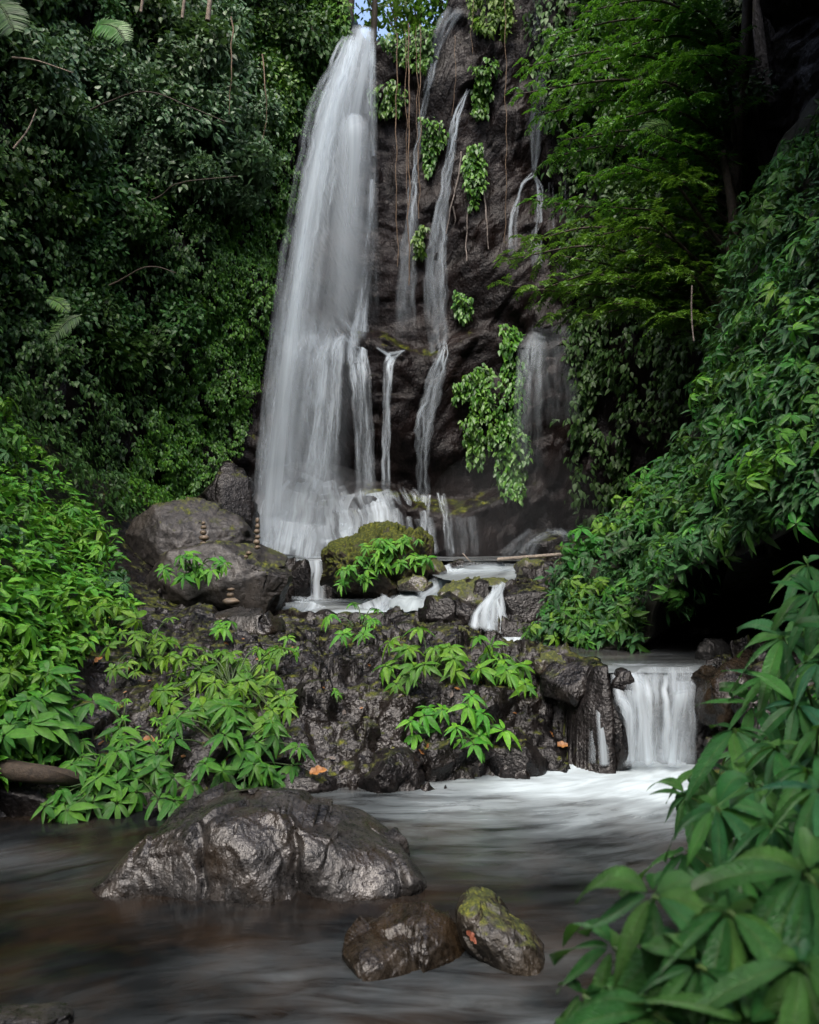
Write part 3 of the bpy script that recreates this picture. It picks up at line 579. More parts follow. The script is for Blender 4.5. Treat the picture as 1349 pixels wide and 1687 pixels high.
profile_rock('boulder', [(136, 1490), (150, 1462), (175, 1432), (200, 1395), (235, 1352), (300, 1322), (345, 1306), (400, 1303), (440, 1306), (470, 1316), (490, 1336), (540, 1347), (590, 1362), (640, 1385), (668, 1402), (690, 1438), (716, 1490)],
             [(136, 1500), (200, 1560), (400, 1585), (600, 1570), (716, 1500)], 4.95, 1.0, M['boulder'], 'large wet grey boulder with brown streaks standing in the lower pool', rough=.03, seed=5, res=(360, 200), ex=3.4, fac=1.5, pp=2.6, facets=5, fine=.3, front=4.82, tilt=.3, creases=((318, .12, 8, .05), (400, .5, 36, .08), (480, .05, 9, .06), (600, .35, 9, .03)))
profile_rock('rock', [(562, 1560), (575, 1545), (600, 1530), (650, 1519), (700, 1513), (740, 1524), (768, 1546), (780, 1580)], [(562, 1575), (600, 1625), (690, 1650), (750, 1630), (780, 1590)], 4.28, .55, M['brown_rock'], 'low glossy brown rock beside the mossy rock in the pool', rough=.06, facets=3, seed=17, res=(170, 110), catg='rock')
profile_rock('rock', [(752, 1500), (765, 1486), (782, 1477), (805, 1488), (840, 1504), (870, 1530), (890, 1560), (902, 1590)], [(752, 1540), (790, 1590), (840, 1625), (885, 1625), (902, 1600)], 4.28, .5, M['damp_rock'], 'mossy brown rock leaning beside the glossy brown one in the pool', rough=.05, facets=2, seed=13, res=(150, 100), catg='rock')
profile_rock('rock', [(-60, 1672), (0, 1670), (60, 1677), (110, 1692)], [(-60, 1720), (0, 1740), (60, 1730), (110, 1700)], 3.55, .4, M['boulder'], 'tip of a grey rock at the lower edge of the pool', rough=.04, seed=3, res=(60, 40), catg='rock')
profile_rock('boulder', [(203, 890), (222, 856), (262, 830), (300, 824), (345, 838), (385, 850), (402, 866), (418, 900)], [(203, 902), (232, 930), (300, 945), (380, 940), (418, 915)], 12.6, 1.6, M['slab'], 'big dry angular grey boulder behind the mossy brown one', rough=.045, seed=21, res=(150, 90), ex=2.6, facets=14)
profile_rock('boulder', [(232, 955), (262, 930), (300, 912), (350, 902), (420, 903), (455, 918), (482, 948)], [(232, 962), (280, 1000), (340, 1005), (400, 1012), (440, 1022), (482, 955)], 11.6, 1.5, M['slab'], 'big brown boulder with sharp lower edge carrying stone piles', rough=.045, seed=24, res=(150, 90), ex=2.6, facets=14)
profile_rock('boulder', [(534, 925), (550, 900), (590, 880), (650, 866), (685, 876), (705, 892), (712, 930)], [(534, 945), (560, 985), (640, 995), (712, 945)], 13.2, 1.4, M['thick_moss'], 'round moss covered boulder with leafy plants at the foot of the fall', rough=.06, seed=31, res=(200, 120), fine=3, facets=0)
mids = [  # smaller rocks round the steps
    ([(280, 1020), (300, 1002), (340, 1000), (365, 1022)], [(280, 1030), (320, 1050), (365, 1030)], 10.4, .5, 'slab', 'smooth grey rock under the big brown boulder'),
    ([(350, 1015), (380, 996), (430, 1003), (470, 1030)], [(350, 1030), (400, 1062), (470, 1042)], 10.2, .6, 'boulder', 'blocky dark rock under the sharp edge of the brown boulder'),
    ([(655, 962), (675, 946), (700, 948), (714, 962)], [(655, 970), (690, 982), (714, 970)], 12.4, .4, 'moss_rock', 'small flat mossy rock at the foot of the round mossy boulder'),
    ([(700, 935), (710, 918), (728, 922), (735, 945)], [(700, 945), (720, 962), (735, 950)], 12.9, .4, 'moss_rock', 'small mossy knob beside the round mossy boulder'),
    ([(720, 985), (745, 962), (790, 948), (830, 955), (845, 972)], [(720, 1015), (760, 1030), (800, 1010), (845, 985)], 11.0, .7, 'moss_rock', 'mossy dark rock between the two arms of the stream'),
    ([(690, 1010), (705, 985), (740, 980), (780, 1000), (790, 1030)], [(690, 1025), (740, 1040), (790, 1036)], 10.6, .6, 'ground', 'black pitted rock beside the small white cascade'),
    ([(820, 1000), (835, 968), (865, 958), (900, 972), (912, 1010)], [(820, 1025), (870, 1045), (912, 1030)], 10.6, .8, 'ground', 'knobbly black rock between the small cascade and the leafy bank'),
    ([(850, 935), (870, 920), (905, 925), (925, 945)], [(850, 950), (890, 965), (925, 955)], 12.8, .6, 'moss_rock', 'dark mossy rock under the fallen pole'),
    ([(735, 930), (760, 925), (790, 930), (800, 940)], [(735, 940), (770, 948), (800, 944)], 13.8, .35, 'ground', 'flat stone at the rim of the plunge pool'),
    ([(870, 900), (890, 876), (915, 872), (940, 888), (948, 910)], [(870, 912), (910, 922), (948, 914)], 16.2, 1.0, 'ground', 'rounded wet rock in the spray below the thin fall'),
    ([(690, 1060), (710, 1035), (760, 1030), (790, 1052)], [(690, 1075), (740, 1085), (790, 1070)], 9.3, .5, 'moss_rock', 'moss topped rock above the central leafy plant'),
    ([(610, 1060), (630, 1035), (680, 1030), (705, 1060)], [(610, 1080), (660, 1090), (705, 1078)], 9.4, .5, 'ground', 'grey rock above the bare face of the bank'),
    ([(870, 1090), (890, 1068), (940, 1075), (965, 1100)], [(870, 1110), (920, 1120), (965, 1112)], 8.3, .4, 'moss_rock', 'flat mossy rock at the edge of the upper pool'),
    ([(1005, 1130), (1018, 1106), (1035, 1104), (1047, 1135)], [(1005, 1150), (1030, 1165), (1047, 1150)], 7.75, .35, 'ground', 'small black rock splitting the lip of the lower cascade'),
    ([(975, 1170), (990, 1150), (1020, 1150), (1036, 1180), (1038, 1230)], [(975, 1245), (1000, 1262), (1038, 1258)], 7.6, .4, 'ground', 'upright black rock between strands of the lower cascade'),
    ([(890, 1120), (915, 1092), (960, 1088), (990, 1105), (1000, 1135)], [(890, 1140), (940, 1160), (1000, 1150)], 7.95, .5, 'ground', 'lumpy black rock at the lip of the lower cascade'),
    ([(1148, 1150), (1160, 1115), (1190, 1090), (1225, 1075), (1270, 1080)], [(1148, 1185), (1200, 1215), (1270, 1200)], 7.5, .8, 'brown_rock', 'dark brown rock walling the far edge of the lower cascade'),
    ([(1145, 1075), (1160, 1055), (1190, 1055), (1205, 1080)], [(1145, 1090), (1180, 1100), (1205, 1090)], 8.4, .4, 'black_rock', 'small dark rock at the mouth of the hollow'),
    ([(0, 1300), (25, 1290), (70, 1295), (110, 1320)], [(0, 1340), (60, 1350), (110, 1335)], 6.4, .4, 'ground', 'wet black rock under the old log'),
    ([(150, 925), (165, 908), (195, 910), (205, 930)], [(150, 940), (180, 948), (205, 938)], 11.8, .4, 'slab', 'grey rock among leaves beside the big dry boulder'),
    ([(205, 1068), (225, 1048), (270, 1045), (290, 1070)], [(205, 1080), (250, 1090), (290, 1082)], 9.2, .4, 'slab', 'low grey rock above the middle leafy clump'),
    ([(255, 1100), (275, 1075), (310, 1078), (325, 1100)], [(255, 1112), (290, 1120), (325, 1110)], 8.7, .35, 'boulder', 'purplish grey stone between two leafy clumps'),
    ([(425, 1290), (450, 1275), (500, 1270), (555, 1285)], [(425, 1310), (490, 1315), (555, 1305)], 6.95, .35, 'ground', 'flat wet rock holding a curled dead leaf'),
    ([(590, 1270), (615, 1240), (670, 1240), (700, 1275)], [(590, 1310), (650, 1318), (700, 1308)], 7.05, .5, 'ground', 'rounded wet rock at the waterline of the bank'),
    ([(800, 1250), (820, 1225), (870, 1222), (900, 1250)], [(800, 1290), (850, 1296), (900, 1280)], 7.45, .5, 'ground', 'dark rock at the waterline near the orange leaf'),
    ([(330, 880), (360, 850), (395, 850), (420, 885)], [(330, 905), (380, 915), (420, 905)], 13.4, .8, 'slab', 'grey boulder shoulder behind the stone piles'),
    ([(480, 935), (490, 922), (505, 920), (512, 940)], [(480, 985), (495, 995), (512, 985)], 13.6, .4, 'ground', 'dark wet rock beside the narrow cascade'),
    ([(330, 830), (370, 760), (400, 770), (425, 830)], [(330, 870), (380, 900), (425, 880)], 16.0, 1.2, 'ground', 'black wet rock beside the base of the tall fall'),
]
for k, (a, b_, d, th, mt, lb) in enumerate(mids):
    profile_rock('rock', a, b_, d, th, M[mt], lb, rough=.09, seed=100 + k, res=(64, 44), catg='rock', fac=.8)
V = None
gx, gy = np.meshgrid(np.linspace(3.3, 9.5, 60), np.linspace(1.2, 12.5, 70))  # unseen rock roof, added above the view to shade the upper bank and corner
zl = 3.3 + .72 * gy + .2 * np.maximum(4.8 - gx, 0) + fbm(np.stack([gx, gy, 0 * gx], -1) * .9, 4, 88) * .5
zh = zl + .3 + .9 * np.minimum(1, np.minimum(gx - 3.3, np.minimum(gy - 1.2, 12.5 - gy)) / 1.2)
Vo = np.concatenate([np.stack([gx, gy, zl], -1).reshape(-1, 3), np.stack([gx, gy, zh], -1).reshape(-1, 3)])
i0 = np.arange(70 * 60).reshape(70, 60); rim_ = np.concatenate([i0[0], i0[1:, -1], i0[-1, -2::-1], i0[-2:0:-1, 0]]); rj = np.roll(rim_, -1)
Qo = np.concatenate([gridq(70, 60), gridq(70, 60) + 4200, np.stack([rim_, rj, rj + 4200, rim_ + 4200], -1)])
tag(obj('shade_roof', mesh('shade_roof', Vo, Qo), M['black_rock']), 'added rock roof out of view shading the leafy bank from above', 'shade roof')
# piles of balanced stones
def stones(spec, place, dz0):
    for px, py, w, h, d, lb in spec:
        p = P(px, py, d); ws, hs = w / F * d, h / F * d
        u = np.linspace(0, 2 * np.pi, 17); v = np.linspace(-np.pi / 2, np.pi / 2, 11)
        V = np.stack([np.cos(v)[:, None] * np.cos(u)[None] * ws / 2, np.cos(v)[:, None] * np.sin(u)[None] * ws / 2, np.sin(v)[:, None] * hs * .53 + 0 * u[None]], -1)
        k = fbm(V * 14 + px + py, 2, 3)
        k[:, -1] = k[:, 0]
        V = V * (1 + .25 * k[..., None])
        o = obj('stone', mesh('stone', V, gridq(11, 17)), M['pebble'], loc=p)
        tag(o, lb, 'stone', place)
stones([(424, 858, 7, 9, 11.4, 'tan pointed stone topping the tall thin pile'), (424, 867, 8, 9, 11.4, 'light stone second from the top of the tall pile'), (423, 876, 10, 9, 11.4, 'round dark stone third from the top of the tall pile'), (424, 885, 9, 8, 11.4, 'grey stone in the middle of the tall pile'),
        (423, 893, 11, 9, 11.4, 'flat stone third from the bottom of the tall pile'), (424, 901, 11, 8, 11.4, 'dark stone second from the bottom of the tall pile')], 'stones of the tall pile by the waterfall', 0)
stones([(335, 862, 7, 6, 11.7, 'tiny stone topping the pile before the grey boulder'), (335, 869, 11, 7, 11.7, 'flat stone near the top of the pile before the boulder'), (334, 877, 10, 8, 11.7, 'brown stone in the middle of the pile before the boulder'), (336, 886, 15, 9, 11.7, 'wide pale stone of the pile before the boulder'), (335, 896, 12, 10, 11.7, 'bottom stone of the pile before the grey boulder')], 'stones of the pile before the grey boulder', 0)
stones([(410, 911, 10, 7, 11.2, 'pale pebble lying on top of the brown boulder'), (406, 917, 8, 6, 11.2, 'small cream pebble beside the pale one on the boulder')], 'loose pebbles on the brown boulder', 0)
stones([(380, 971, 14, 6, 10.9, 'flat tan stone topping the low pile below the boulder'), (379, 980, 12, 9, 10.9, 'round stone in the middle of the low pile'), (381, 991, 30, 12, 10.8, 'wide bottom stone of the low pile below the boulder')], 'stones of the low pile below the brown boulder', 0)

# ------------------------------------------------------------------ falling water
def ribbon(path, n=60, nc=14, off=.08, bulge=.22, edge=1.3, jit=.0, seed=0, soft=.9):
    """path rows: (px, py, width px, density, depth or None for 'on the cliff face'); returns V,Q,uv,dens"""
    rows = []
    for px, py, w, dn, d in path:
        if d is None:
            h = hit(px, py); d = h[0][1] - off if h and h[0][1] < 19.5 else 18.4
        rows.append((px, py, w, dn, d))
    r = spline(rows, n); r[:, 2] = np.maximum(r[:, 2], 1); 
    if jit: r[:, 0] += jit * fbm(np.stack([r[:, 1] * .03, r[:, 1] * 0 + seed, r[:, 1] * 0], -1), 3, seed)
    ctr = np.stack([(r[:, 0] - CX) / F * r[:, 4], r[:, 4], CH + (HY - r[:, 1]) / F * r[:, 4]], -1)
    gx_, gy_ = np.gradient(r[:, 0]), np.gradient(r[:, 1]); side = unit(np.stack([gy_ + .02, 0 * gx_, gx_], -1))
    wd = r[:, 2] / F * r[:, 4]; u = np.linspace(-1, 1, nc)
    V = ctr[:, None] + side[:, None] * (u[None, :, None] * wd[:, None, None] / 2)
    V[..., 1] -= (bulge * wd / 2)[:, None] * np.sqrt(np.maximum(1 - u * u, 0))[None]
    ln = np.concatenate([[0], np.cumsum(np.linalg.norm(np.diff(ctr, axis=0), axis=1))])
    uv = np.stack([u[None] * wd[:, None] / 2 + seed * 3.1, np.broadcast_to(ln[:, None], (n, nc))], -1)
    ends = np.minimum(1, np.minimum(np.linspace(0, 1, n) / .04 + .25, np.linspace(1, 0, n) / .05 + .05))
    dn = r[:, 3][:, None] * np.clip((1 - np.abs(u[None])) ** soft * edge, 0, 1) * ends[:, None]
    return V.reshape(-1, 3), gridq(n, nc), uv.reshape(-1, 2), dn.ravel()
def wisps(path, k, spread=.5, w=.45, dn=.6, seed=0, **opt):
    r_ = np.random.default_rng(seed); out = []
    for j in range(k):
        o_ = (j + .5) / k - .5 if k > 1 else 0
        out.append(([(a[0] + a[2] * spread * 2 * o_ + r_.normal(0, .8), a[1] + r_.uniform(-4, 4), max(2.2, a[2] * w * r_.uniform(.6, 1.2)), a[3] * dn * r_.uniform(.5, 1.25), a[4]) for a in path], dict(dict(n=90, jit=2.5, nc=8), **opt)))
    return out
def fall(name, label, ribs, catg='waterfall', group=None, mat='strand', part='water_strand', **kw):
    root = empty(name, P(ribs[0][0][0][0], ribs[0][0][0][1], 18)); tag(root, label, catg, group)
    for k, (path, opt) in enumerate(ribs):
        o = dict(kw); o.update(opt); sd0 = k + 1 + int(path[0][0]); mt = o.pop('mat', mat); pn = o.pop('part', part)
        V, Q, uv, dn = ribbon(path, seed=sd0, **o)
        x = obj(pn, mesh(pn, V - np.array(root.location), Q, uv=uv, attrs={'dens': dn}), M[mt], root)
    return root
dM = lambda f: [(px, py, w, dn * f, d) for px, py, w, dn, d in [(600, 46, 40, .85, 18.2), (594, 80, 52, .85, 17.9), (584, 120, 70, .8, 17.6), (568, 200, 92, .62, 17.4), (552, 330, 118, .40, 17.3), (536, 470, 142, .28, 17.2), (514, 640, 166, .18, 17.1), (500, 780, 160, .2, 17.0), (492, 915, 160, .35, 16.9)]]
sh = lambda path, dx, ws, df, dd: [(px + dx * (py / 900), py, w * ws, dn * df, d + dd) for px, py, w, dn, d in path]
fall('waterfall', 'tall white waterfall plunging from the cliff top to the plunge pool', [
    (dM(.8), dict(n=140, nc=40, bulge=.35, mat='veil', part='water_curtain', edge=1.6)),
    (sh(dM(.42), -8, .92, 1, -.25), dict(n=140, nc=40, bulge=.4, mat='veil', part='water_curtain', edge=1.2)),
    ([(580, 60, 26, .9, 18.0), (566, 110, 36, .9, 17.5), (545, 180, 44, .95, 17.2), (520, 300, 46, .8, 17.0), (495, 440, 48, .75, 16.9), (472, 600, 54, .6, 16.85), (457, 760, 60, .6, 16.8), (447, 912, 66, .6, 16.8)], dict(n=140, nc=20, mat='veil', part='water_curtain', edge=1.2)),
    ([(582, 190, 24, .2, 17.3), (583, 204, 48, .55, 17.2), (584, 240, 62, .5, 17.05), (581, 330, 70, .36, 17.0), (576, 430, 78, .25, 17.0), (570, 545, 84, .12, 17.0)], dict(n=90, nc=24, mat='veil', part='water_curtain', bulge=.6)),
    ([(614, 75, 12, .6, 18.0), (612, 150, 14, .45, 17.7), (614, 240, 12, .4, None), (610, 350, 14, .5, None), (600, 470, 20, .6, None), (592, 560, 24, .8, None)], dict(n=80)),
    ] + wisps([(548, 538, 10, .4, None), (570, 560, 14, .8, None), (588, 578, 18, .8, None)], 3, seed=31, n=30, jit=5)
    + wisps([(598, 490, 14, .4, None), (592, 540, 24, .8, None), (588, 580, 28, .95, None), (592, 625, 30, .9, 17.3), (597, 720, 27, .65, 17.25), (600, 815, 28, .45, 17.2)], 4, seed=32, w=.6, dn=.85)
    + wisps([(562, 552, 20, .4, None), (546, 575, 34, .8, 17.4), (538, 640, 40, .8, 17.2), (530, 730, 46, .6, 17.1), (522, 815, 54, .5, 17.05)], 5, seed=33, w=.55, dn=.8)
    + wisps([(535, 530, 30, .2, None), (510, 560, 60, .5, None), (498, 610, 66, .4, 17.1), (488, 800, 74, .35, 17.0)], 5, seed=34, w=.5, dn=.8)
    + wisps([(580, 58, 22, .8, 17.95), (562, 110, 34, .8, 17.4), (540, 180, 50, .8, 17.1), (518, 300, 54, .65, 16.95), (496, 440, 56, .55, 16.85), (476, 600, 56, .5, 16.8), (463, 760, 56, .45, 16.8), (456, 912, 60, .5, 16.8)], 6, seed=35, w=.35, dn=.7, n=140, spread=.65, jit=3)
    + wisps([(604, 52, 24, .7, 18.1), (598, 110, 40, .6, 17.6), (590, 240, 60, .35, 17.3), (580, 400, 80, .22, 17.2), (575, 540, 90, .15, 17.15)], 6, seed=36, w=.3, dn=.7, n=120, jit=2) + [
    ] + wisps([(515, 512, 100, .1, None), (525, 540, 120, .7, None), (530, 562, 125, .6, None), (526, 600, 120, .15, 17.2)], 8, seed=37, w=.2, dn=.9, n=50, jit=6)
    + wisps([(640, 806, 110, .2, None), (648, 822, 120, .75, None), (652, 860, 120, .5, None), (655, 912, 130, .45, 16.6)], 8, seed=38, w=.16, dn=.8, n=50, jit=4) + [
    # the white apron over the foot rocks
    ([(470, 785, 50, .7, None), (450, 820, 60, .8, None), (445, 912, 80, .8, 16.6)], dict(n=40, nc=18, mat='cascade', jit=6)),
    ([(515, 785, 60, .8, None), (500, 825, 80, .9, None), (490, 912, 100, .9, 16.5)], dict(n=40, nc=18, mat='cascade', jit=8)),
    ([(540, 792, 40, .8, None), (552, 830, 60, .85, None), (558, 905, 70, .8, 16.5)], dict(n=40, nc=18, mat='cascade', jit=8)),
    ([(585, 812, 40, .8, None), (580, 840, 50, .9, None), (585, 905, 60, .8, 16.5)], dict(n=40, nc=16, mat='cascade', jit=6)),
    ([(612, 812, 60, .7, None), (622, 835, 60, .8, None), (628, 900, 60, .7, 16.5)], dict(n=40, nc=16, mat='cascade', jit=6)),
    ([(645, 815, 14, .8, None), (652, 845, 14, .9, None), (653, 895, 16, .7, 16.6)], dict(n=40, nc=10, mat='cascade')),
    ([(490, 860, 130, .5, 16.4), (480, 915, 150, .8, 16.2)], dict(n=20, nc=18, mat='cascade')),
])
fall('waterfall', 'thin strand of water leaping from the knee of the cliff',
     wisps([(666, 574, 5, .6, None), (654, 582, 9, .9, None), (643, 592, 14, 1, None), (639, 620, 14, .95, 17.35), (637, 700, 13, .7, 17.3), (635, 815, 13, .5, 17.25)], 3, seed=1, dn=.9, w=.7) + [([(620, 572, 6, .5, None), (640, 586, 8, .8, None), (643, 600, 8, .8, None)], dict(n=24))])
fall('waterfall', 'wispy trickle sliding behind the hanging vines',
     wisps([(752, 14, 24, .4, None), (730, 45, 24, .5, None), (716, 90, 14, .4, None), (708, 130, 12, .5, None), (700, 165, 8, .4, None), (692, 215, 8, .7, None), (687, 260, 8, .5, None), (682, 310, 10, .6, None), (677, 370, 18, .45, None), (672, 430, 26, .3, None), (668, 560, 30, .16, None)], 6, seed=2, dn=.75, jit=4, w=.5))
fall('waterfall', 'long slanting trickle down the middle of the bare cliff',
     wisps([(770, 148, 4, .6, None), (757, 180, 10, 1, None), (748, 215, 11, .9, None), (741, 262, 13, .6, None), (730, 330, 18, .55, None), (720, 400, 28, .5, None), (717, 470, 34, .4, None), (722, 560, 30, .25, None), (725, 600, 26, .3, None)], 7, seed=3, dn=.8, jit=4, w=.42)
     + wisps([(733, 560, 6, .5, None), (729, 585, 12, .9, None), (720, 615, 20, .7, None), (710, 650, 26, .5, None), (700, 700, 28, .5, None), (697, 760, 20, .35, None), (698, 815, 20, .35, None)], 7, seed=4, dn=.75, jit=5, w=.42)
     + wisps([(700, 812, 18, .9, None), (700, 850, 18, .9, None), (702, 900, 22, .6, 16.6)], 3, seed=5, dn=.8)
     + wisps([(726, 812, 16, .6, None), (736, 850, 14, .7, None), (741, 910, 20, .5, 16.6)], 3, seed=6, dn=.75)
     + wisps([(760, 850, 50, .16, None), (765, 915, 60, .14, 16.6)], 4, seed=7, dn=.8))
fall('waterfall', 'forked trickle behind the feathery green branches',
     wisps([(880, 20, 24, .35, None), (892, 90, 14, .5, None), (889, 150, 20, .45, None), (884, 200, 26, .5, None), (882, 250, 12, .65, None), (880, 285, 10, .6, None)], 6, seed=8, dn=.75, w=.45)
     + wisps([(880, 286, 8, .6, None), (862, 300, 8, .6, None), (853, 330, 8, .7, None), (846, 360, 11, .6, None), (844, 420, 16, .35, None)], 3, seed=9, dn=.8, w=.6)
     + wisps([(880, 286, 8, .6, None), (888, 310, 9, .7, None), (888, 345, 12, .7, None), (884, 395, 16, .5, None), (884, 440, 18, .2, None)], 3, seed=10, dn=.8, w=.6)
     + wisps([(908, 300, 10, .35, None), (908, 380, 12, .35, None)], 2, seed=11, dn=.8) + wisps([(934, 260, 8, .4, None), (932, 320, 11, .6, None), (930, 380, 12, .35, None)], 2, seed=12, dn=.8))
fall('waterfall', 'faint misty fall over a dark recess beside hanging creepers',
     wisps([(885, 550, 30, .5, None), (876, 575, 36, .5, None), (873, 640, 40, .33, 16.8), (871, 780, 42, .08, 16.7)], 4, seed=13, dn=.7, nc=12, w=.7)
     + wisps([(905, 540, 60, .2, None), (915, 580, 70, .15, None), (918, 700, 70, .05, 16.7)], 4, seed=14, dn=.7)
     + wisps([(893, 878, 40, .4, 15.6), (868, 895, 44, .3, 15.5), (850, 915, 60, .2, 15.3)], 4, seed=15, dn=.8) + wisps([(910, 874, 30, .4, 15.7), (935, 885, 26, .3, 15.5), (940, 905, 26, .2, 15.4)], 3, seed=16, dn=.8))
fall('cascade', 'narrow white cascade between brown and mossy boulders', [
    ([(515, 922, 34, .9, 14.15), (516, 938, 40, 1, 13.95), (513, 960, 46, 1, 13.8), (512, 990, 56, 1, 13.6)], dict(n=40, nc=18)),
    ([(492, 928, 14, .5, 14.0), (488, 960, 18, .7, 13.8), (484, 985, 22, .6, 13.6)], dict(n=30))], 'cascade', mat='cascade')
fall('cascade', 'low wide step of white water in front of the mossy boulder', [
    ([(480, 985, 8, .8, 13.3), (560, 992, 12, .9, 12.9), (640, 988, 12, .8, 12.6), (690, 972, 14, .8, 12.5), (730, 955, 14, .7, 12.8)], dict(n=60, nc=8)),
    ([(520, 992, 60, .8, 12.6), (515, 1005, 70, .8, 12.2), (505, 1018, 80, .8, 11.9)], dict(n=24, nc=18)),
    ([(600, 992, 80, .7, 12.5), (605, 1005, 80, .8, 12.1), (608, 1020, 80, .6, 11.8)], dict(n=24, nc=18)),
    ([(650, 988, 50, .8, 12.3), (642, 1003, 46, .9, 11.9), (635, 1022, 40, .7, 11.6)], dict(n=24, nc=14)),
    ([(720, 985, 14, .7, 11.2), (717, 1000, 16, .8, 10.9), (715, 1015, 18, .5, 10.7)], dict(n=24, nc=10))], 'cascade', mat='cascade')
fall('cascade', 'white run of water curving round the mossy knob', [
    ([(900, 940, 14, .6, 13.6), (840, 938, 22, .8, 13.4), (780, 938, 26, .8, 13.2), (745, 950, 30, .9, 12.8), (715, 968, 30, .9, 12.4), (690, 985, 26, .8, 12.2)], dict(n=50, nc=14)),
    ([(735, 930, 14, .7, 13.7), (742, 945, 16, .8, 13.2), (752, 960, 14, .6, 12.9)], dict(n=24))], 'cascade', mat='cascade')
fall('cascade', 'small forked cascade between two black pitted rocks',
     wisps([(826, 962, 14, .8, 10.7), (815, 978, 22, .95, 10.5), (802, 1000, 30, .9, 10.3), (796, 1038, 40, 1, 10.12)], 5, seed=21, dn=.95, w=.5, n=40, jit=3)
     + wisps([(820, 966, 14, .8, 10.65), (816, 990, 24, .8, 10.4), (818, 1012, 30, .8, 10.25), (820, 1040, 40, .9, 10.1)], 4, seed=22, dn=.9, w=.4, n=40, jit=3), 'cascade', mat='cascade')
fall('cascade', 'straight low sill of white water below the small cascade', [
    ([(845, 1048, 85, .8, 9.85), (845, 1056, 86, 1, 9.7), (845, 1068, 90, .8, 9.55)], dict(n=20, nc=24)), ], 'cascade', mat='cascade')
fall('cascade', 'lower cascade spilling into the foaming pool', [
    ([(1078, 1091, 150, .25, 8.15), (1078, 1099, 152, .5, 7.97), (1079, 1114, 146, .5, 7.82), (1080, 1138, 136, .38, 7.72), (1082, 1180, 128, .3, 7.66), (1080, 1264, 134, .5, 7.58)], dict(n=60, nc=40, bulge=.25, edge=2.2)),
    ] + wisps([(1080, 1094, 140, .3, 8.1), (1080, 1108, 142, .7, 7.86), (1080, 1138, 134, .85, 7.66), (1084, 1180, 124, .8, 7.58), (1082, 1264, 128, .9, 7.48)], 9, seed=41, w=.16, dn=.9, n=60, jit=3, nc=10) + [
    ([(1042, 1105, 30, .6, 7.95), (1046, 1130, 36, .8, 7.62), (1052, 1180, 46, .9, 7.5), (1056, 1264, 60, 1., 7.42)], dict(n=60, nc=16)),
    ([(1120, 1120, 40, .5, 7.8), (1120, 1150, 44, .8, 7.62), (1112, 1200, 50, .85, 7.52), (1106, 1264, 56, 1., 7.45)], dict(n=60, nc=16)),
    ([(994, 1122, 10, .7, 7.75), (992, 1140, 14, .8, 7.65), (984, 1160, 14, .6, 7.55)], dict(n=30)),
    ([(990, 1150, 14, .5, 7.6), (992, 1180, 22, .8, 7.45), (994, 1230, 20, .6, 7.4), (996, 1262, 20, .5, 7.36)], dict(n=40)),
    ([(1012, 1148, 30, .6, 7.68), (1030, 1162, 20, .8, 7.55), (1036, 1190, 20, .8, 7.48), (1036, 1262, 24, .9, 7.42)], dict(n=40)),
    ([(978, 1160, 8, .5, 7.55), (976, 1210, 12, .6, 7.48), (976, 1258, 18, .6, 7.44)], dict(n=30))], 'cascade', mat='cascade')

# ------------------------------------------------------------------ plants
UP = np.array([0, 0, 1.0])
def rosette(r, center, axis, nl, L, w=.18, spread=2 * np.pi, el=(-.5, .25), nseg=5, gmax=.42):
    """a whorl of lance-shaped leaves round a shoot tip"""
    axis = unit(np.asarray(axis, float)); a = unit(np.cross(axis, [0.3, .9, .2])); b_ = np.cross(axis, a)
    th = r.random() * 6.28 + (np.arange(nl) + r.uniform(-.25, .25, nl)) / nl * spread
    e = r.uniform(el[0], el[1], nl)
    f = (a * np.cos(th)[:, None] + b_ * np.sin(th)[:, None]) * np.cos(e)[:, None] + axis * np.sin(e)[:, None]
    n = axis * np.cos(e)[:, None] - (a * np.cos(th)[:, None] + b_ * np.sin(th)[:, None]) * np.sin(e)[:, None] + r.normal(0, .2, (nl, 3))
    Ls = L * r.uniform(.5, 1.15, nl)
    if nseg >= 10:
        return leaves_fine(center + f * L * .06, f, n, Ls, Ls * w * r.uniform(.85, 1.15, nl), r.uniform(.05, .35, nl), r.uniform(.1, .6, nl), seed=int(r.integers(1e6)))
    return leaves(center + f * L * .06, f, n, Ls, Ls * w * r.uniform(.85, 1.15, nl), droop=r.uniform(.05, .35, nl), grav=r.uniform(.05, gmax, nl), nseg=nseg)
def plant_mesh(seed, nst=9, rad=.36, hgt=.34, L=.165, nl=8, nseg=5, under=True):
    r = np.random.default_rng(seed); lf, st = [], []
    for k in range(nst):
        th = k / nst * 6.28 + r.uniform(-.4, .4); rr = rad * (r.uniform(.25, 1.0) if k else .05)
        tip = np.array([math.cos(th) * rr, math.sin(th) * rr, hgt * r.uniform(.55, 1.1) * (1 - .35 * (rr / rad) ** 2)])
        p = spline([(0, 0, -.05), tip * np.array([.35, .35, .65]), tip], 8); st.append(tube(p, np.linspace(.007, .004, 8), 5))
        ax = unit(UP * .9 + np.array([math.cos(th), math.sin(th), 0]) * (.8 * rr / rad) + r.normal(0, .15, 3))
        lf.append(rosette(r, tip, ax, int(nl + r.integers(-1, 2)), L * r.uniform(.8, 1.15), nseg=nseg, el=(-.7, .1), gmax=.6))
        if under:
            lf.append(rosette(r, p[5], ax, 4, L * .8, nseg=nseg))
    return lf, st
def add_mats(me, *mats):
    for m in mats: me.materials.append(m)
    return me
def basis(up, spin, sc):
    z = Vector(up).normalized(); x = Vector((1, 0, 0)); x = (x - z * x.dot(z)).normalized(); y = z.cross(x)
    return Matrix((x, y, z)).transposed().to_4x4() @ Matrix.Rotation(spin, 4, 'Z') @ Matrix.Diagonal((sc, sc, sc, 1))
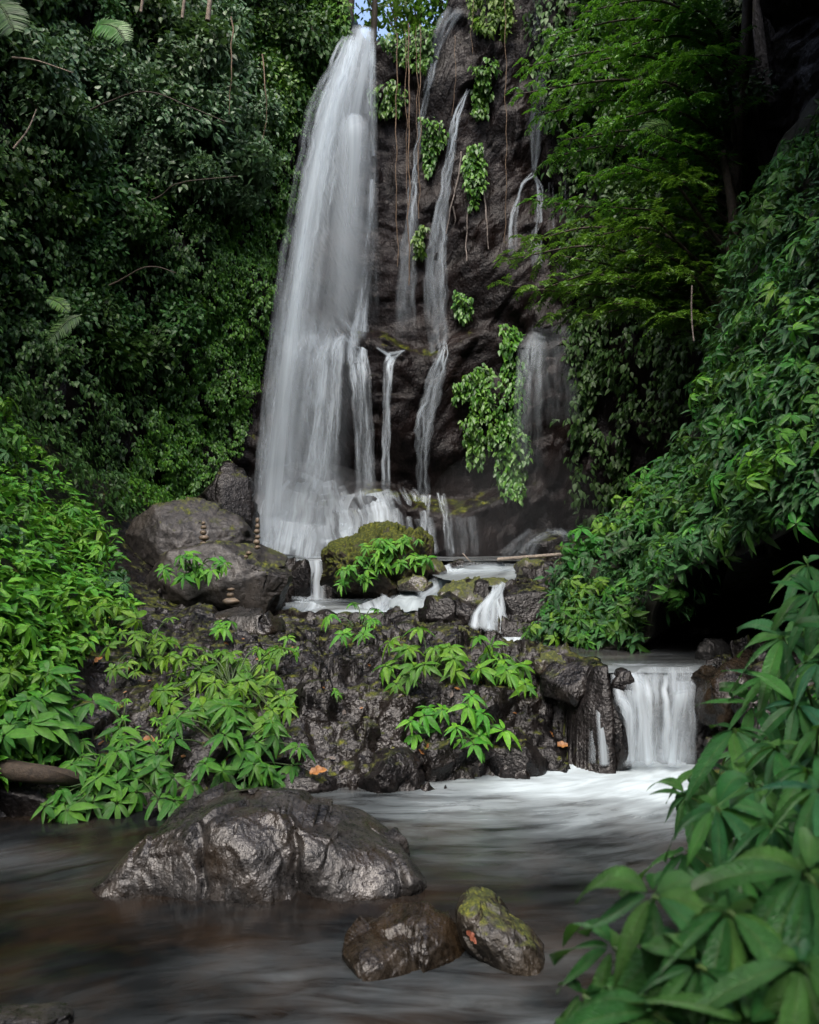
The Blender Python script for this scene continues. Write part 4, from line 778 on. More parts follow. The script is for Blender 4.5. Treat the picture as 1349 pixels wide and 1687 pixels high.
# prototypes of the leafy bank plant: single meshes (stems and leaves), shared by all copies
protos = []
for k in range(5):
    lf, st = plant_mesh(40 + k)
    nlq = sum(len(q) for _, q, _ in lf); V, Q, U = cat(lf + st)
    me = mesh('leafy_plant', V, Q, uv=U); protos.append((me, nlq))
def proto_variant(k, leafm):
    me, nlq = protos[k]; m2 = me.copy(); add_mats(m2, M[leafm], M['stem'])
    idx = np.zeros(len(m2.polygons), np.int32); idx[nlq:] = 1; m2.polygons.foreach_set('material_index', idx)
    return m2
PV = {lm: [proto_variant(k, lm) for k in range(5)] for lm in ('plant', 'plant_light', 'plant_dark')}
def put_plants(pts, nrm, leafm, label, group, size, tilt=.6, name='leafy_plant', sink=.02):
    for p, n in zip(pts, nrm):
        o = bpy.data.objects.new(name, PV[leafm if rng.random() < .6 else ('plant', 'plant_light', 'plant_dark')[rng.integers(3)]][rng.integers(5)]); C.objects.link(o)
        up = UP * (1 - tilt) + n * tilt + rng.normal(0, .12, 3)
        o.matrix_world = Matrix.Translation(p - n * sink) @ basis(up, rng.random() * 6.28, size * rng.uniform(.6, 1.4))
        tag(o, label, 'plant', group)
def spaced(poly, n, trees, k=6):
    """n spread-out spots of an image polygon on the given surfaces (best candidate)"""
    c_ = sample_poly(poly, n * k); p, nn = cast(c_, trees)
    chosen = [0]; dmin = np.linalg.norm(p - p[0], axis=1)
    for _ in range(min(n, len(p)) - 1):
        j = int(np.argmax(dmin)); chosen.append(j); dmin = np.minimum(dmin, np.linalg.norm(p - p[j], axis=1))
    return p[chosen], nn[chosen]
bankR = [(880, 1055), (930, 945), (1010, 865), (1090, 775), (1165, 660), (1195, 500), (1240, 340), (1300, 260), (1480, 100), (1600, 300), (1480, 800), (1349, 850), (1250, 890), (1170, 915), (1085, 1000), (1050, 1060), (960, 1068)]
p, n = spaced(bankR, 198, (T_b,))
put_plants(p, n, 'plant', 'leafy plant in the dense cover of the bank overhanging the dark hollow', 'leafy plants on the overhanging bank', .82)
slopeL = [(-220, 640), (0, 690), (55, 765), (135, 840), (175, 885), (165, 940), (205, 1025), (100, 1100), (90, 1240), (-20, 1290), (-250, 1250)]
p, n = spaced(slopeL, 75, (T_g,))
put_plants(p, n, 'plant_light', 'pale green leafy plant in the thick cover of the slope beside the big boulders', 'leafy plants on the slope beside the boulders', .85, tilt=.4)

def leafy(label, base, targets, L, leafm, seed, nl=9, group=None, w=.16, name='leafy_plant', extra=0, nseg=6, srad=.006):
    """one plant: stems from a base spot, each arching to a leaf whorl at a target point"""
    r = np.random.default_rng(seed); root = empty(name, base); tag(root, label, 'plant', group); base = np.asarray(base, float)
    lf, st = [], []
    for tp in targets:
        tp = np.asarray(tp, float); v = tp - base; mid = base + v * .5 + UP * .18 * np.linalg.norm(v) + r.normal(0, .03, 3)
        pp = spline([base + r.normal(0, .03, 3) * [1, 1, 0], mid, tp], 12); st.append(tube(pp - base, np.linspace(srad * 1.6, srad * .7, 12), 6))
        ax = unit(UP * .75 + unit(v) * .35 + np.array([0, -.55, 0]) + r.normal(0, .22, 3))
        lf.append(rosette(r, tp - base, ax, int(nl + r.integers(-2, 2)), L * r.uniform(.7, 1.2), w=w, nseg=nseg, el=(-.9, .1) if srad > .0065 else (-.55, .2)))
        for _ in range(extra):
            lf.append(rosette(r, pp[r.integers(6, 10)] - base, ax, 3, L * .8, w=w, nseg=nseg))
    V, Q, U = cat(lf); obj('foliage', mesh('foliage', V, Q, uv=U), M[leafm], root)
    V, Q, U = cat(st); obj('stem', mesh('stem', V, Q, uv=U), M['stem'], root)
    return root
def clump(label, poly, nw, L, leafm, seed, lift=(.08, .28), groupbase=None, **kw):
    p, n = spaced(poly, nw, (T_g,))
    b_ = groupbase if groupbase is not None else p.mean(0); b_ = np.array([b_[0], b_[1], float(ground_full(np.array([b_[0]]), np.array([b_[1]]))[0]) - .03])
    r = np.random.default_rng(seed)
    t = p + n * r.uniform(lift[0], lift[1], len(p))[:, None] + UP * .05 - np.array([0, .05, 0])
    return leafy(label, b_, t, L, leafm, seed, **kw)
clump('wide leafy plant sprawling over the rocks above the big pool boulder', [(270, 1130), (330, 1075), (420, 1085), (470, 1100), (500, 1160), (490, 1190), (430, 1200), (300, 1190), (268, 1165)], 52, .17, 'plant_light', 301)
clump('leafy plant with dark broad leaves hanging down behind the pool boulder', [(280, 1200), (350, 1190), (440, 1195), (485, 1235), (470, 1285), (380, 1290), (300, 1250)], 28, .20, 'plant', 302)
clump('low leafy plant trailing its leaves into the pool water', [(60, 1350), (100, 1300), (160, 1260), (230, 1240), (300, 1250), (330, 1300), (250, 1340), (170, 1360), (110, 1375)], 40, .19, 'plant', 303, lift=(.1, .3))
clump('small leafy plant between the slope and the sprawling plant', [(165, 1085), (200, 1065), (290, 1050), (300, 1085), (240, 1130), (180, 1130)], 20, .15, 'plant_light', 304)
clump('leafy plant with drooping hands of leaves in the middle of the bare bank', [(640, 1080), (700, 1065), (750, 1075), (770, 1120), (700, 1140), (650, 1130)], 18, .17, 'plant_light', 305)
clump('leafy plant hanging over the bank face above the foaming pool', [(675, 1180), (720, 1165), (800, 1160), (825, 1190), (810, 1215), (740, 1210), (690, 1205)], 15, .18, 'plant_light', 306)
clump('leafy plant beside the moss topped rock of the bank', [(780, 1075), (830, 1065), (860, 1095), (875, 1130), (830, 1150), (790, 1125)], 15, .17, 'plant_light', 307)
clump('small leafy plant perched on top of the bank by the channel', [(560, 1035), (580, 1015), (615, 1015), (625, 1050), (590, 1070)], 9, .15, 'plant_light', 308, lift=(.1, .25))
clump('small leafy sprig below the blocky dark rock', [(330, 1050), (350, 1035), (375, 1040), (370, 1055)], 4, .14, 'plant_light', 309)
clump('leafy sprig on the edge of the bank above the sprawling plant', [(440, 1085), (470, 1070), (480, 1090), (450, 1110)], 5, .12, 'plant_light', 310)
clump('tiny leafy seedling on the bare rocky bank', [(548, 1140), (560, 1135), (568, 1150), (552, 1155)], 2, .07, 'plant_light', 311, lift=(.02, .05))
clump('thin row of small seedlings on wet dark rock', [(170, 1180), (215, 1160), (225, 1210), (180, 1225)], 7, .09, 'plant_light', 312, lift=(.03, .1))
clump('little seedling patch beside the dead leaf on the slope foot', [(230, 1215), (260, 1200), (300, 1215), (280, 1235)], 6, .09, 'plant_light', 313, lift=(.03, .1))
clump('broad leafed plant drooping over the old log', [(0, 1190), (60, 1170), (120, 1190), (110, 1230), (40, 1245), (-40, 1240)], 20, .24, 'plant', 314, lift=(.15, .35))
# leaves growing on the two boulders
def on_rock(label, poly, d, nw, L, leafm, seed, basept):
    q = sample_poly(poly, nw); t = np.array([P(a, b_, d + rng.uniform(-.1, .1)) for a, b_ in q])
    return leafy(label, P(*basept), t, L, leafm, seed, nl=7)
on_rock('leafy plant growing on the face of the brown boulder', [(265, 935), (290, 910), (340, 905), (385, 930), (340, 950), (280, 955)], 10.75, 18, .17, 'plant_light', 321, (320, 945, 11.1))
on_rock('leafy plant draping the face of the round mossy boulder', [(555, 940), (590, 905), (620, 885), (700, 885), (708, 925), (650, 940), (600, 960), (560, 965)], 12.45, 60, .16, 'plant_light', 322, (640, 950, 12.9))
# the big near leaves at the right edge
near_t = []
def near_plant(label, base, tg, seed, L=.21):
    leafy(label, base, [P(*q) for q in tg], L, 'near', seed, nl=10, w=.118, extra=2, nseg=10, srad=.007)
near_plant('near plant with the largest leaves at the bottom corner of the bank', (1.15, 1.5, .55), [(1075, 1475, 1.6), (1200, 1500, 1.5), (1330, 1440, 1.5), (1150, 1590, 1.45), (1320, 1590, 1.35), (1080, 1670, 1.45), (1230, 1690, 1.35), (1349, 1700, 1.3)], 331, .235)
near_plant('low near plant spreading its leaves over the water at the bottom edge', (1.0, 1.6, .4), [(960, 1640, 1.75), (1010, 1560, 1.8), (1040, 1690, 1.55), (1130, 1540, 1.7), (940, 1720, 1.7)], 336, .23)
near_plant('near plant of long ribbed leaves just above the largest leaves', (1.35, 2.1, .55), [(1180, 1330, 2.1), (1130, 1400, 2.2), (1270, 1360, 2.0), (1349, 1300, 1.9), (1220, 1430, 2.0), (1340, 1500, 1.9), (1400, 1400, 1.9)], 332, .22)
near_plant('near leafy plant leaning toward the foam of the lower cascade', (1.6, 3.0, .5), [(1160, 1260, 3.0), (1210, 1200, 2.9), (1280, 1230, 2.7), (1130, 1310, 2.9), (1240, 1290, 2.7), (1349, 1200, 2.6), (1330, 1270, 2.5)], 333, .22)
near_plant('tall leafy plant reaching up before the dark hollow', (1.95, 3.6, .55), [(1290, 1050, 3.3), (1340, 980, 3.2), (1270, 1120, 3.3), (1349, 1090, 3.0), (1240, 1160, 3.3), (1310, 1160, 3.0), (1400, 1040, 3.0)], 334, .24)
near_plant('leafy plant at the frame edge below the overhanging bank', (2.3, 4.0, .8), [(1330, 930, 3.9), (1380, 960, 3.7), (1320, 1010, 3.8), (1420, 900, 3.6), (1400, 1100, 3.4)], 335, .24)
# more of the same behind them, down the near bank
p, n = [], []
for k in range(26):
    y = rng.uniform(1.6, 5.6); x = np.interp(y, [1.5, 3, 4.3, 5.6], [1.15, 1.65, 2.0, 2.5]) + rng.uniform(0, .9)
    p.append((x, y, float(ground_full(np.array([x]), np.array([y]))[0]))); n.append((-.3, -.2, 1))
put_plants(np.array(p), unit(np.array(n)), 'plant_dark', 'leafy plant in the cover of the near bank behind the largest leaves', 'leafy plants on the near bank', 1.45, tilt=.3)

# creepers and shrubs of the cliff
def leaf_cover(name, poly, count, L, leafm, label, clumpy=.3, seed=1, trees=None, out=(.02, .2), w=.36, extra_attr=None, kind='stuff', catg='foliage', down=.9, thin=0.0):
    xy = sample_poly(poly, count); p, n = cast(xy, trees or (T_c, T_g))
    if thin > 0:
        k = fbm(p * 1.1, 3, seed + 5) > -thin; p, n = p[k], n[k]
    m = len(p); r = np.random.default_rng(seed)
    hgt = clumpy * np.maximum(0, fbm(p * 1.6, 3, seed) + .25) + r.uniform(out[0], out[1], m)
    n2 = unit(n * np.array([1, 1, .4])); pos = p + n2 * hgt[:, None]
    f = unit(-UP * down + n2 * r.uniform(.2, 1.0, (m, 1)) + r.normal(0, .38, (m, 3))); nn = n2 * .8 + UP * .75 + r.normal(0, .3, (m, 3))
    Ls = L * r.uniform(.55, 1.3, m) * (1 + .25 * fbm(p * .8, 2, seed + 9))
    V, Q, U = leaves(pos, f, nn, Ls, Ls * w * .75, droop=.2, grav=.1, nseg=4, shape=.62)
    o = obj(name, mesh(name, V, Q, uv=U), M[leafm])
    return tag(o, label, catg, kind=kind)
leaf_cover('creeper', [(575, 40), (548, 100), (507, 190), (483, 290), (480, 350), (457, 430), (440, 500), (440, 570), (417, 640), (400, 720), (352, 785), (300, 835), (180, 835), (230, 700), (290, 560), (340, 420), (400, 250), (450, 150), (500, 60)], 38000, .072, 'creeper', 'carpet of small bright creeper leaves on the cliff beside the tall fall', seed=11, catg='creeper')
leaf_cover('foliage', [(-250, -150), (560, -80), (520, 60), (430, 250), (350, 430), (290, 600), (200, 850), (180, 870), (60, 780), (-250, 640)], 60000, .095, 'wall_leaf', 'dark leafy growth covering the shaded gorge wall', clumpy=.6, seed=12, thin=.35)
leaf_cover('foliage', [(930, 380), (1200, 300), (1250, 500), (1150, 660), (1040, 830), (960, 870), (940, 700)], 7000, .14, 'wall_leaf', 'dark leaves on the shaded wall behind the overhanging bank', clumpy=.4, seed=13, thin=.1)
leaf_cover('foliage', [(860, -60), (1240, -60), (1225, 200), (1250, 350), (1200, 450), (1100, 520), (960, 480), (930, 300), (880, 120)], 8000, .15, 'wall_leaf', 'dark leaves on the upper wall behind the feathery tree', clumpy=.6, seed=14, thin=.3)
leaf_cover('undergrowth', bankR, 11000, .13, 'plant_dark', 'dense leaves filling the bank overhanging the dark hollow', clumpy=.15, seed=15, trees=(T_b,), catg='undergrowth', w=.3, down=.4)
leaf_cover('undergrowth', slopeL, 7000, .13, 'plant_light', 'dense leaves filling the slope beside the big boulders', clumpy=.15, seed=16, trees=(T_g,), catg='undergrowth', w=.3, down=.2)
# hanging tufts on the bare cliff: one plant each
tufts = [('leafy bush hugging the head of the tall fall', [(535, -30), (572, -30), (576, 30), (560, 75), (535, 90)], 420, 'top_leaf'), ('leafy creeper hanging from the cliff rim by the vines', [(628, 60), (700, 50), (718, 90), (700, 125), (660, 110), (640, 90)], 420, 'creeper'),
         ('mossy creeper patch beside the neck of the tall fall', [(612, 150), (650, 140), (672, 165), (655, 195), (615, 190)], 260, 'creeper'),
         ('leafy creeper tongue between vines and slanting trickle', [(700, 200), (728, 205), (732, 240), (715, 270), (705, 300), (695, 260)], 300, 'creeper'),
         ('bushy creeper draped beside the top of the slanting trickle', [(790, 110), (810, 100), (808, 160), (795, 205), (770, 190), (775, 150)], 330, 'creeper'),
         ('leafy creeper tongue above the pale hanging roots', [(768, 245), (795, 240), (797, 290), (785, 340), (775, 350), (765, 290)], 300, 'creeper'),
         ('small leafy tuft at the lower end of the vines', [(690, 375), (706, 375), (700, 425), (685, 425)], 110, 'creeper'),
         ('small leafy tuft alone on the dark cliff', [(752, 480), (775, 490), (782, 525), (760, 535), (748, 515)], 130, 'creeper'),
         ('leafy creeper spreading from the slanting trickle toward the shade', [(740, 640), (775, 610), (800, 600), (815, 640), (800, 680), (775, 660), (740, 665)], 300, 'creeper'),
         ('long leafy creeper trailing toward the foot rocks', [(775, 660), (810, 650), (812, 720), (795, 770), (770, 770), (760, 720)], 330, 'creeper'),
         ('tall leafy creeper column beside the misty fall', [(822, 540), (850, 540), (862, 640), (868, 760), (860, 830), (830, 820), (815, 700), (830, 620)], 800, 'creeper'),
         ('leafy creeper column behind the misty fall', [(945, 520), (985, 530), (990, 620), (975, 700), (950, 690)], 420, 'wall_leaf'),
         ('sparse leafy tuft above the mossy rim beside the upper trickle', [(700, 20), (722, 20), (718, 60), (700, 60)], 120, 'top_leaf'),
         ('leafy bush hanging off the rim over the bare cliff', [(770, -20), (840, -20), (850, 40), (825, 70), (780, 50)], 480, 'top_leaf')]
for k, (lb, poly, cnt, lm) in enumerate(tufts):
    leaf_cover('creeper', poly, int(cnt * 1.9), .13, lm, lb, clumpy=.15, seed=400 + k, out=(.03, .22), kind=None, catg='creeper', w=.34)
# shrubs leaning out of the gorge wall
def shrub_mesh(seed, nl=420, R_=.6, L=.17, w=.3, flat=.7):
    r = np.random.default_rng(seed); st, lf = [], []
    for k in range(9):
        d = unit(r.normal(0, 1, 3) + np.array([0, 0, .6])); tip = d * R_ * r.uniform(.6, 1.0) * np.array([1, 1, flat])
        pth = spline([(0, 0, 0), tip * .5 + r.normal(0, .05, 3) + UP * .05, tip], 9); st.append(tube(pth, np.linspace(.014, .004, 9), 5))
        m = nl // 9; i = r.integers(3, 9, m); bs = pth[i] + r.normal(0, .12 * R_ / .6, (m, 3))
        f = unit(unit(bs) * .6 + r.normal(0, .55, (m, 3)) - UP * .25); nn = UP + r.normal(0, .4, (m, 3)); Ls = L * r.uniform(.6, 1.25, m)
        lf.append(leaves(bs, f, nn, Ls, Ls * w * r.uniform(.8, 1.2, m), droop=r.uniform(.05, .3, m), grav=.2, nseg=4, shape=.66))
    return lf, st
def shrub_variant(seed, leafm, **kw):
    lf, st = shrub_mesh(seed, **kw); nq = sum(len(q) for _, q, _ in lf); V, Q, U = cat(lf + st); me = add_mats(mesh('shrub', V, Q, uv=U), M[leafm], M['bark'])
    idx = np.zeros(len(Q), np.int32); idx[nq:] = 1; me.polygons.foreach_set('material_index', idx); return me
SV = {'grey': [shrub_variant(500 + k, 'grey_leaf', nl=760, L=.115, w=.27) for k in range(3)], 'dark': [shrub_variant(510 + k, 'wall_leaf', nl=800, L=.105, w=.3) for k in range(3)], 'green': [shrub_variant(520 + k, 'creeper', nl=760, L=.095, w=.32) for k in range(3)]}
def shrubs(poly, n, kind, label, group, size=1.0, trees=None, out=.25):
    p, nn = spaced(poly, n, trees or (T_c, T_g))
    for a, b_ in zip(p, nn):
        o = bpy.data.objects.new('shrub', SV[kind][rng.integers(3)]); C.objects.link(o)
        up = UP * .6 + b_ * .7 + rng.normal(0, .2, 3)
        o.matrix_world = Matrix.Translation(a + b_ * out * rng.uniform(.3, 1.2)) @ basis(up, rng.random() * 6.28, size * rng.uniform(.7, 1.35)); tag(o, label, 'shrub', group)
shrubs([(270, 40), (360, 50), (400, 140), (420, 240), (390, 310), (300, 320), (220, 260), (250, 160)], 34, 'grey', 'pale leaved shrub leaning out of the gorge wall between shade and creepers', 'pale shrubs on the gorge wall', 1.0, out=.7)
shrubs([(20, 100), (150, 60), (240, 120), (240, 220), (120, 240), (20, 200)], 22, 'grey', 'pale leaved shrub high in the shaded corner of the gorge wall', 'pale shrubs high in the shaded corner', .9, out=.5)
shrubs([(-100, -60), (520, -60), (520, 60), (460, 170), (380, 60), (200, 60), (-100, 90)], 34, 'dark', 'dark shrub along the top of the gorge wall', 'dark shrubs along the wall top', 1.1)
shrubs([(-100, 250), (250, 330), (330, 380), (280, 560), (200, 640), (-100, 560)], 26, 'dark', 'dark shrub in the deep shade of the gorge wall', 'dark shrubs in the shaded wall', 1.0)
shrubs([(400, 60), (520, 20), (500, 110), (460, 200), (410, 180)], 14, 'green', 'green shrub beside the rim of the tall fall', 'green shrubs beside the fall rim', .9)
shrubs([(950, 20), (1220, 0), (1240, 200), (1180, 420), (1000, 450), (960, 200)], 26, 'dark', 'dark shrub on the wall behind the feathery tree', 'dark shrubs behind the feathery tree', 1.1)
shrubs([(1080, 340), (1200, 330), (1190, 480), (1130, 560), (1080, 480)], 10, 'green', 'green shrub hanging over the dark hollow of the wall', 'green shrubs over the dark hollow', .8, trees=(T_c,))

# feathery tree: trunk and long limbs reaching over the stream
def pinnate(r, path, nt=14, tw=.6, L=.075, start=.3):
    lf, st = [], []
    n = len(path); ln = np.linspace(start, .98, nt)
    tg = unit(np.gradient(path, axis=0))
    for t in ln:
        i = int(t * (n - 1)); c0 = path[i]; side = unit(np.cross(tg[i], UP))
        for sgn in (-1, 1):
            d = unit(side * sgn * .8 + tg[i] * .65 + r.normal(0, .18, 3)); l = tw * r.uniform(.6, 1.1) * (1.15 - .5 * t)
            tp = spline([c0, c0 + d * l * .5 + UP * .03, c0 + d * l - UP * l * r.uniform(.1, .35)], 10); st.append(tube(tp, .003, 3))
            m = 13; k = np.linspace(1.2, 8.9, m); bs = np.stack([np.interp(k, np.arange(10), tp[:, j]) for j in range(3)], -1)
            tt_ = unit(tp[-1] - tp[0]); s2 = unit(np.cross(tt_, UP + r.normal(0, .2, 3)))
            for s3 in (-1, 1):
                f = s2 * s3 + tt_ * .55 + r.normal(0, .16, (m, 3)) - UP * .15
                Ls = L * r.uniform(.75, 1.25, m)
                lf.append(leaves(bs, f, UP + r.normal(0, .3, (m, 3)), Ls, Ls * .2, droop=.1, grav=.1, nseg=3, shape=.7))
    return lf, st
def feather_tree(label, base, topp, targets, seed, leafm='feather', L=.075):
    r = np.random.default_rng(seed); root = empty('tree', base); tag(root, label, 'tree'); b0 = np.asarray(base)
    trunk = spline([base, base + (topp - base) * .35 + np.array([-.15, .05, 0]), base + (topp - base) * .7 + np.array([.1, 0, 0]), topp], 40)
    V, Q, U = tube(trunk - b0, np.linspace(.13, .05, 40), 12); obj('trunk', mesh('trunk', V, Q, uv=U), M['bark'], root)
    al = []
    for px, py, d in targets:
        tp = P(px, py, d); j = int(np.clip(np.searchsorted(trunk[:, 2], tp[2] - .6 + r.uniform(-.5, .3)), 4, 39)); s0 = trunk[j]
        pth = spline([s0, s0 + (tp - s0) * .5 + UP * .35 + r.normal(0, .15, 3), tp], 30)
        V, Q, U = tube(pth - b0, np.linspace(.035, .006, 30), 6); obj('branch', mesh('branch', V, Q, uv=U), M['bark'], root)
        lf, st = pinnate(r, pth - b0, nt=16, L=L, start=.2); al += lf + st
    V, Q, U = cat(al); obj('crown', mesh('crown', V, Q, uv=U), M[leafm], root)
tA = [(862, 110, 13.2), (850, 155, 12.8), (905, 60, 13.4), (950, 110, 12.6), (880, 190, 13.0), (960, 20, 13.2), (1010, 80, 12.4), (930, 230, 12.8), (900, 260, 13.2), (1060, 30, 12.5), (1000, 200, 12.2), (1040, 140, 12.0), (960, 290, 12.6), (1090, 100, 11.8), (1030, 270, 12.0), (1080, 220, 11.6), (1120, 20, 12.0), (1130, 160, 11.5), (880, 330, 13.3), (1000, 340, 12.3), (1150, 90, 11.3)]
feather_tree('tall tree with bright feathery branches reaching across to the bare cliff', P(1235, 640, 12.6), P(1215, -260, 12.8), tA, 601)
tB = [(822, 430, 12.6), (830, 470, 12.3), (860, 400, 12.8), (880, 480, 12.2), (920, 420, 12.2), (930, 470, 11.9), (900, 520, 12.2), (970, 390, 12.0), (980, 450, 11.7), (1030, 420, 11.6), (1010, 500, 11.6), (960, 520, 11.9), (1060, 360, 11.5), (1080, 450, 11.4), (1100, 520, 11.2), (1130, 300, 11.3)]
feather_tree('lower feathery tree whose branches hang before the misty fall', P(1215, 680, 12.2), P(1190, 250, 12.2), tB, 602)

# trees on the rim above the fall
def crown_tree(label, base, hgt, R_, seed, leafm='top_leaf', L=.22, ncl=40, nl=46, group=None):
    r = np.random.default_rng(seed); root = empty('tree', base); tag(root, label, 'tree', group)
    tr = spline([(0, 0, -.5), (.1, .05, hgt * .35), (-.05, 0, hgt * .6), (r.uniform(-.3, .3), 0, hgt * .95)], 24); V, Q, U = tube(tr, np.linspace(.12, .03, 24), 8); obj('trunk', mesh('trunk', V, Q, uv=U), M['bark'], root)
    lf, st = [], []
    for k in range(ncl):
        d = unit(r.normal(0, 1, 3)); tip = np.array([0, 0, hgt * .62]) + d * np.array([R_, R_, hgt * .42]) * r.uniform(.35, 1.0)
        s0 = tr[int(np.clip((tip[2] / hgt) * 22 - 4, 6, 22))]; st.append(tube(spline([s0, (s0 + tip) / 2 + UP * .15, tip], 8), np.linspace(.03, .006, 8), 4))
        bs = tip + r.normal(0, .28, (nl, 3)) * np.array([1, 1, .6]); f = r.normal(0, 1, (nl, 3)) - UP * .3; Ls = L * r.uniform(.6, 1.2, nl)
        lf.append(leaves(bs, f, UP + r.normal(0, .6, (nl, 3)), Ls, Ls * .26, nseg=3, shape=.7))
    V, Q, U = cat(lf); obj('crown', mesh('crown', V, Q, uv=U), M[leafm], root); V, Q, U = cat(st); obj('branch', mesh('branch', V, Q, uv=U), M['bark'], root)
def plateau(px, d):
    x = (px - CX) / F * d; h = T_c.ray_cast(Vector((x, d, 60)), Vector((0, 0, -1))); return np.array(h[0]) if h[0] is not None else np.array([x, d, 14.])
for k, (px, d, hg, R_, lb) in enumerate([(575, 22.0, 4.6, 1.5, 'bright leafy tree on the rim beside the head of the tall fall'), (612, 25.0, 5.5, 1.7, 'leafy tree behind the head of the tall fall'), (655, 27.5, 5.0, 1.5, 'small leafy tree under the bright gap of sky'), (695, 26.0, 4.6, 1.3, 'thin leafy tree above the vines on the rim'), (745, 24.5, 5.0, 1.5, 'leafy tree on the rim above the upper trickle'), (800, 24, 5.2, 1.6, 'leafy tree on the rim above the bare cliff'), (520, 23.5, 6.0, 1.8, 'leafy tree at the corner of the wall top'), (860, 23, 5.5, 1.8, 'leafy tree on the rim above the forked trickle'), (920, 22, 6.0, 1.9, 'leafy tree on the rim behind the feathery tree')]):
    crown_tree(lb, plateau(px, d), hg, R_, 700 + k, ncl=16 if px in (655, 695, 612) else 40)
# thin pale trunks at the top of the shaded wall
for px, py0, py1, d, w_, lb in ((342, 34, -80, 14.2, .045, 'pale thin tree trunk rising above the pale shrubs'), (300, 30, -80, 14.6, .03, 'faint grey sapling trunk in the dark gap of the wall top'), (232, 20, -80, 14.0, .025, 'slanting grey sapling trunk at the wall top')):
    a, b_ = P(px, py0, d), P(px + 6, py1, d); V, Q, U = tube(spline([a, (a + b_) / 2 + [.03, 0, 0], b_], 16) - a, np.linspace(w_, w_ * .7, 16), 8); tag(obj('sapling', mesh('sapling', V, Q, uv=U), M['pale_bark'], loc=a), lb, 'sapling')
def branch_obj(name, pts, r0, r1, mat, label, catg, group=None, n=30, jit=0.0, seed=0):
    w_ = spline([P(*q) for q in pts], n); base = w_[0].copy()
    if jit: w_ = w_ + np.stack([fbm(w_ * 1.5 + seed, 2, seed), fbm(w_ * 1.5 + 9 + seed, 2, seed), 0 * w_[:, 0]], -1) * jit
    V, Q, U = tube(w_ - base, np.linspace(r0, r1, n), 8); return tag(obj(name, mesh(name, V, Q, uv=U), M[mat], loc=base), label, catg, group)
branch_obj('branch', [(20, 95, 12.6), (60, 100, 12.5), (120, 120, 12.4)], .02, .008, 'pale_bark', 'bare grey branch sticking out under the pale shrubs', 'branch')
branch_obj('branch', [(22, 245, 12.2), (45, 215, 12.3), (60, 180, 12.5)], .018, .008, 'pale_bark', 'bare dead branch in the deepest shade of the wall', 'branch')
for pts, lb in (([(150, 180, 12.6), (230, 150, 12.2), (300, 170, 11.9), (370, 200, 11.7)], 'thin bare limb reaching through the pale shrubs'), ([(250, 330, 12.6), (300, 300, 12.2), (390, 290, 12.0)], 'thin bare limb below the pale shrubs'), ([(430, 90, 14.6), (440, 150, 14.4), (432, 230, 14.5)], 'thin vine hanging beside the green shrubs'), ([(380, 30, 14.2), (384, 110, 14.0), (378, 190, 14.1)], 'thin vine hanging in front of the pale shrubs'), ([(180, 470, 12.3), (240, 440, 12.0), (290, 450, 11.9)], 'thin bare limb in the middle of the shaded wall')):
    branch_obj('branch' if 'limb' in lb else 'hanging_vine', pts, .014, .006, 'bark' if 'limb' in lb else 'vine', lb, 'branch' if 'limb' in lb else 'vine', jit=.06, seed=len(lb))
# palm fronds
def frond(label, path, Lf, leafm, seed, group=None):
    r = np.random.default_rng(seed); root = empty('palm_frond', P(*path[0])); tag(root, label, 'frond', group); b0 = np.array(root.location)
    pth = spline([P(*q) for q in path], 30) - b0; V, Q, U = tube(pth, np.linspace(.012, .003, 30), 5); obj('stalk', mesh('stalk', V, Q, uv=U), M['stem'], root)
    tg = unit(np.gradient(pth, axis=0)); i = np.linspace(3, 29, 34).astype(int); sd_ = unit(np.cross(tg[i], np.array([0, -1, .5])))
    parts = []
    for s in (-1, 1):
        Ls = Lf * (np.sin(np.linspace(.5, 2.9, 34)) * .8 + .2); parts.append(leaves(pth[i], sd_ * s + tg[i] * .5 + r.normal(0, .06, (34, 3)), np.tile([.55, -.8, .25], (34, 1)), Ls, Ls * .06, droop=.1, grav=.15, nseg=4, shape=.6))
    V, Q, U = cat(parts); obj('leaflet', mesh('leaflet', V, Q, uv=U), M[leafm], root)
frond('bright green palm frond standing out of the dark wall top', [(148, 68, 12.2), (165, 42, 12.0), (190, 45, 11.8), (205, 66, 11.7)], .28, 'fern', 801)
frond('dim palm frond hanging at the upper corner of the wall', [(-20, -10, 11.8), (5, 15, 11.6), (22, 50, 11.5)], .35, 'wall_leaf', 802)
frond('feathery fern frond drooping in the middle of the shaded wall', [(135, 518, 12.4), (110, 530, 12.2), (80, 560, 12.1)], .2, 'wall_leaf', 803)
frond('small fern frond above the drooping fern of the shaded wall', [(75, 490, 12.4), (95, 497, 12.2), (112, 512, 12.1)], .14, 'creeper', 804)
frond('pale broad frond inside the feathery tree', [(1110, 232, 11.5), (1095, 205, 11.3), (1060, 215, 11.1)], .22, 'wall_leaf', 805)
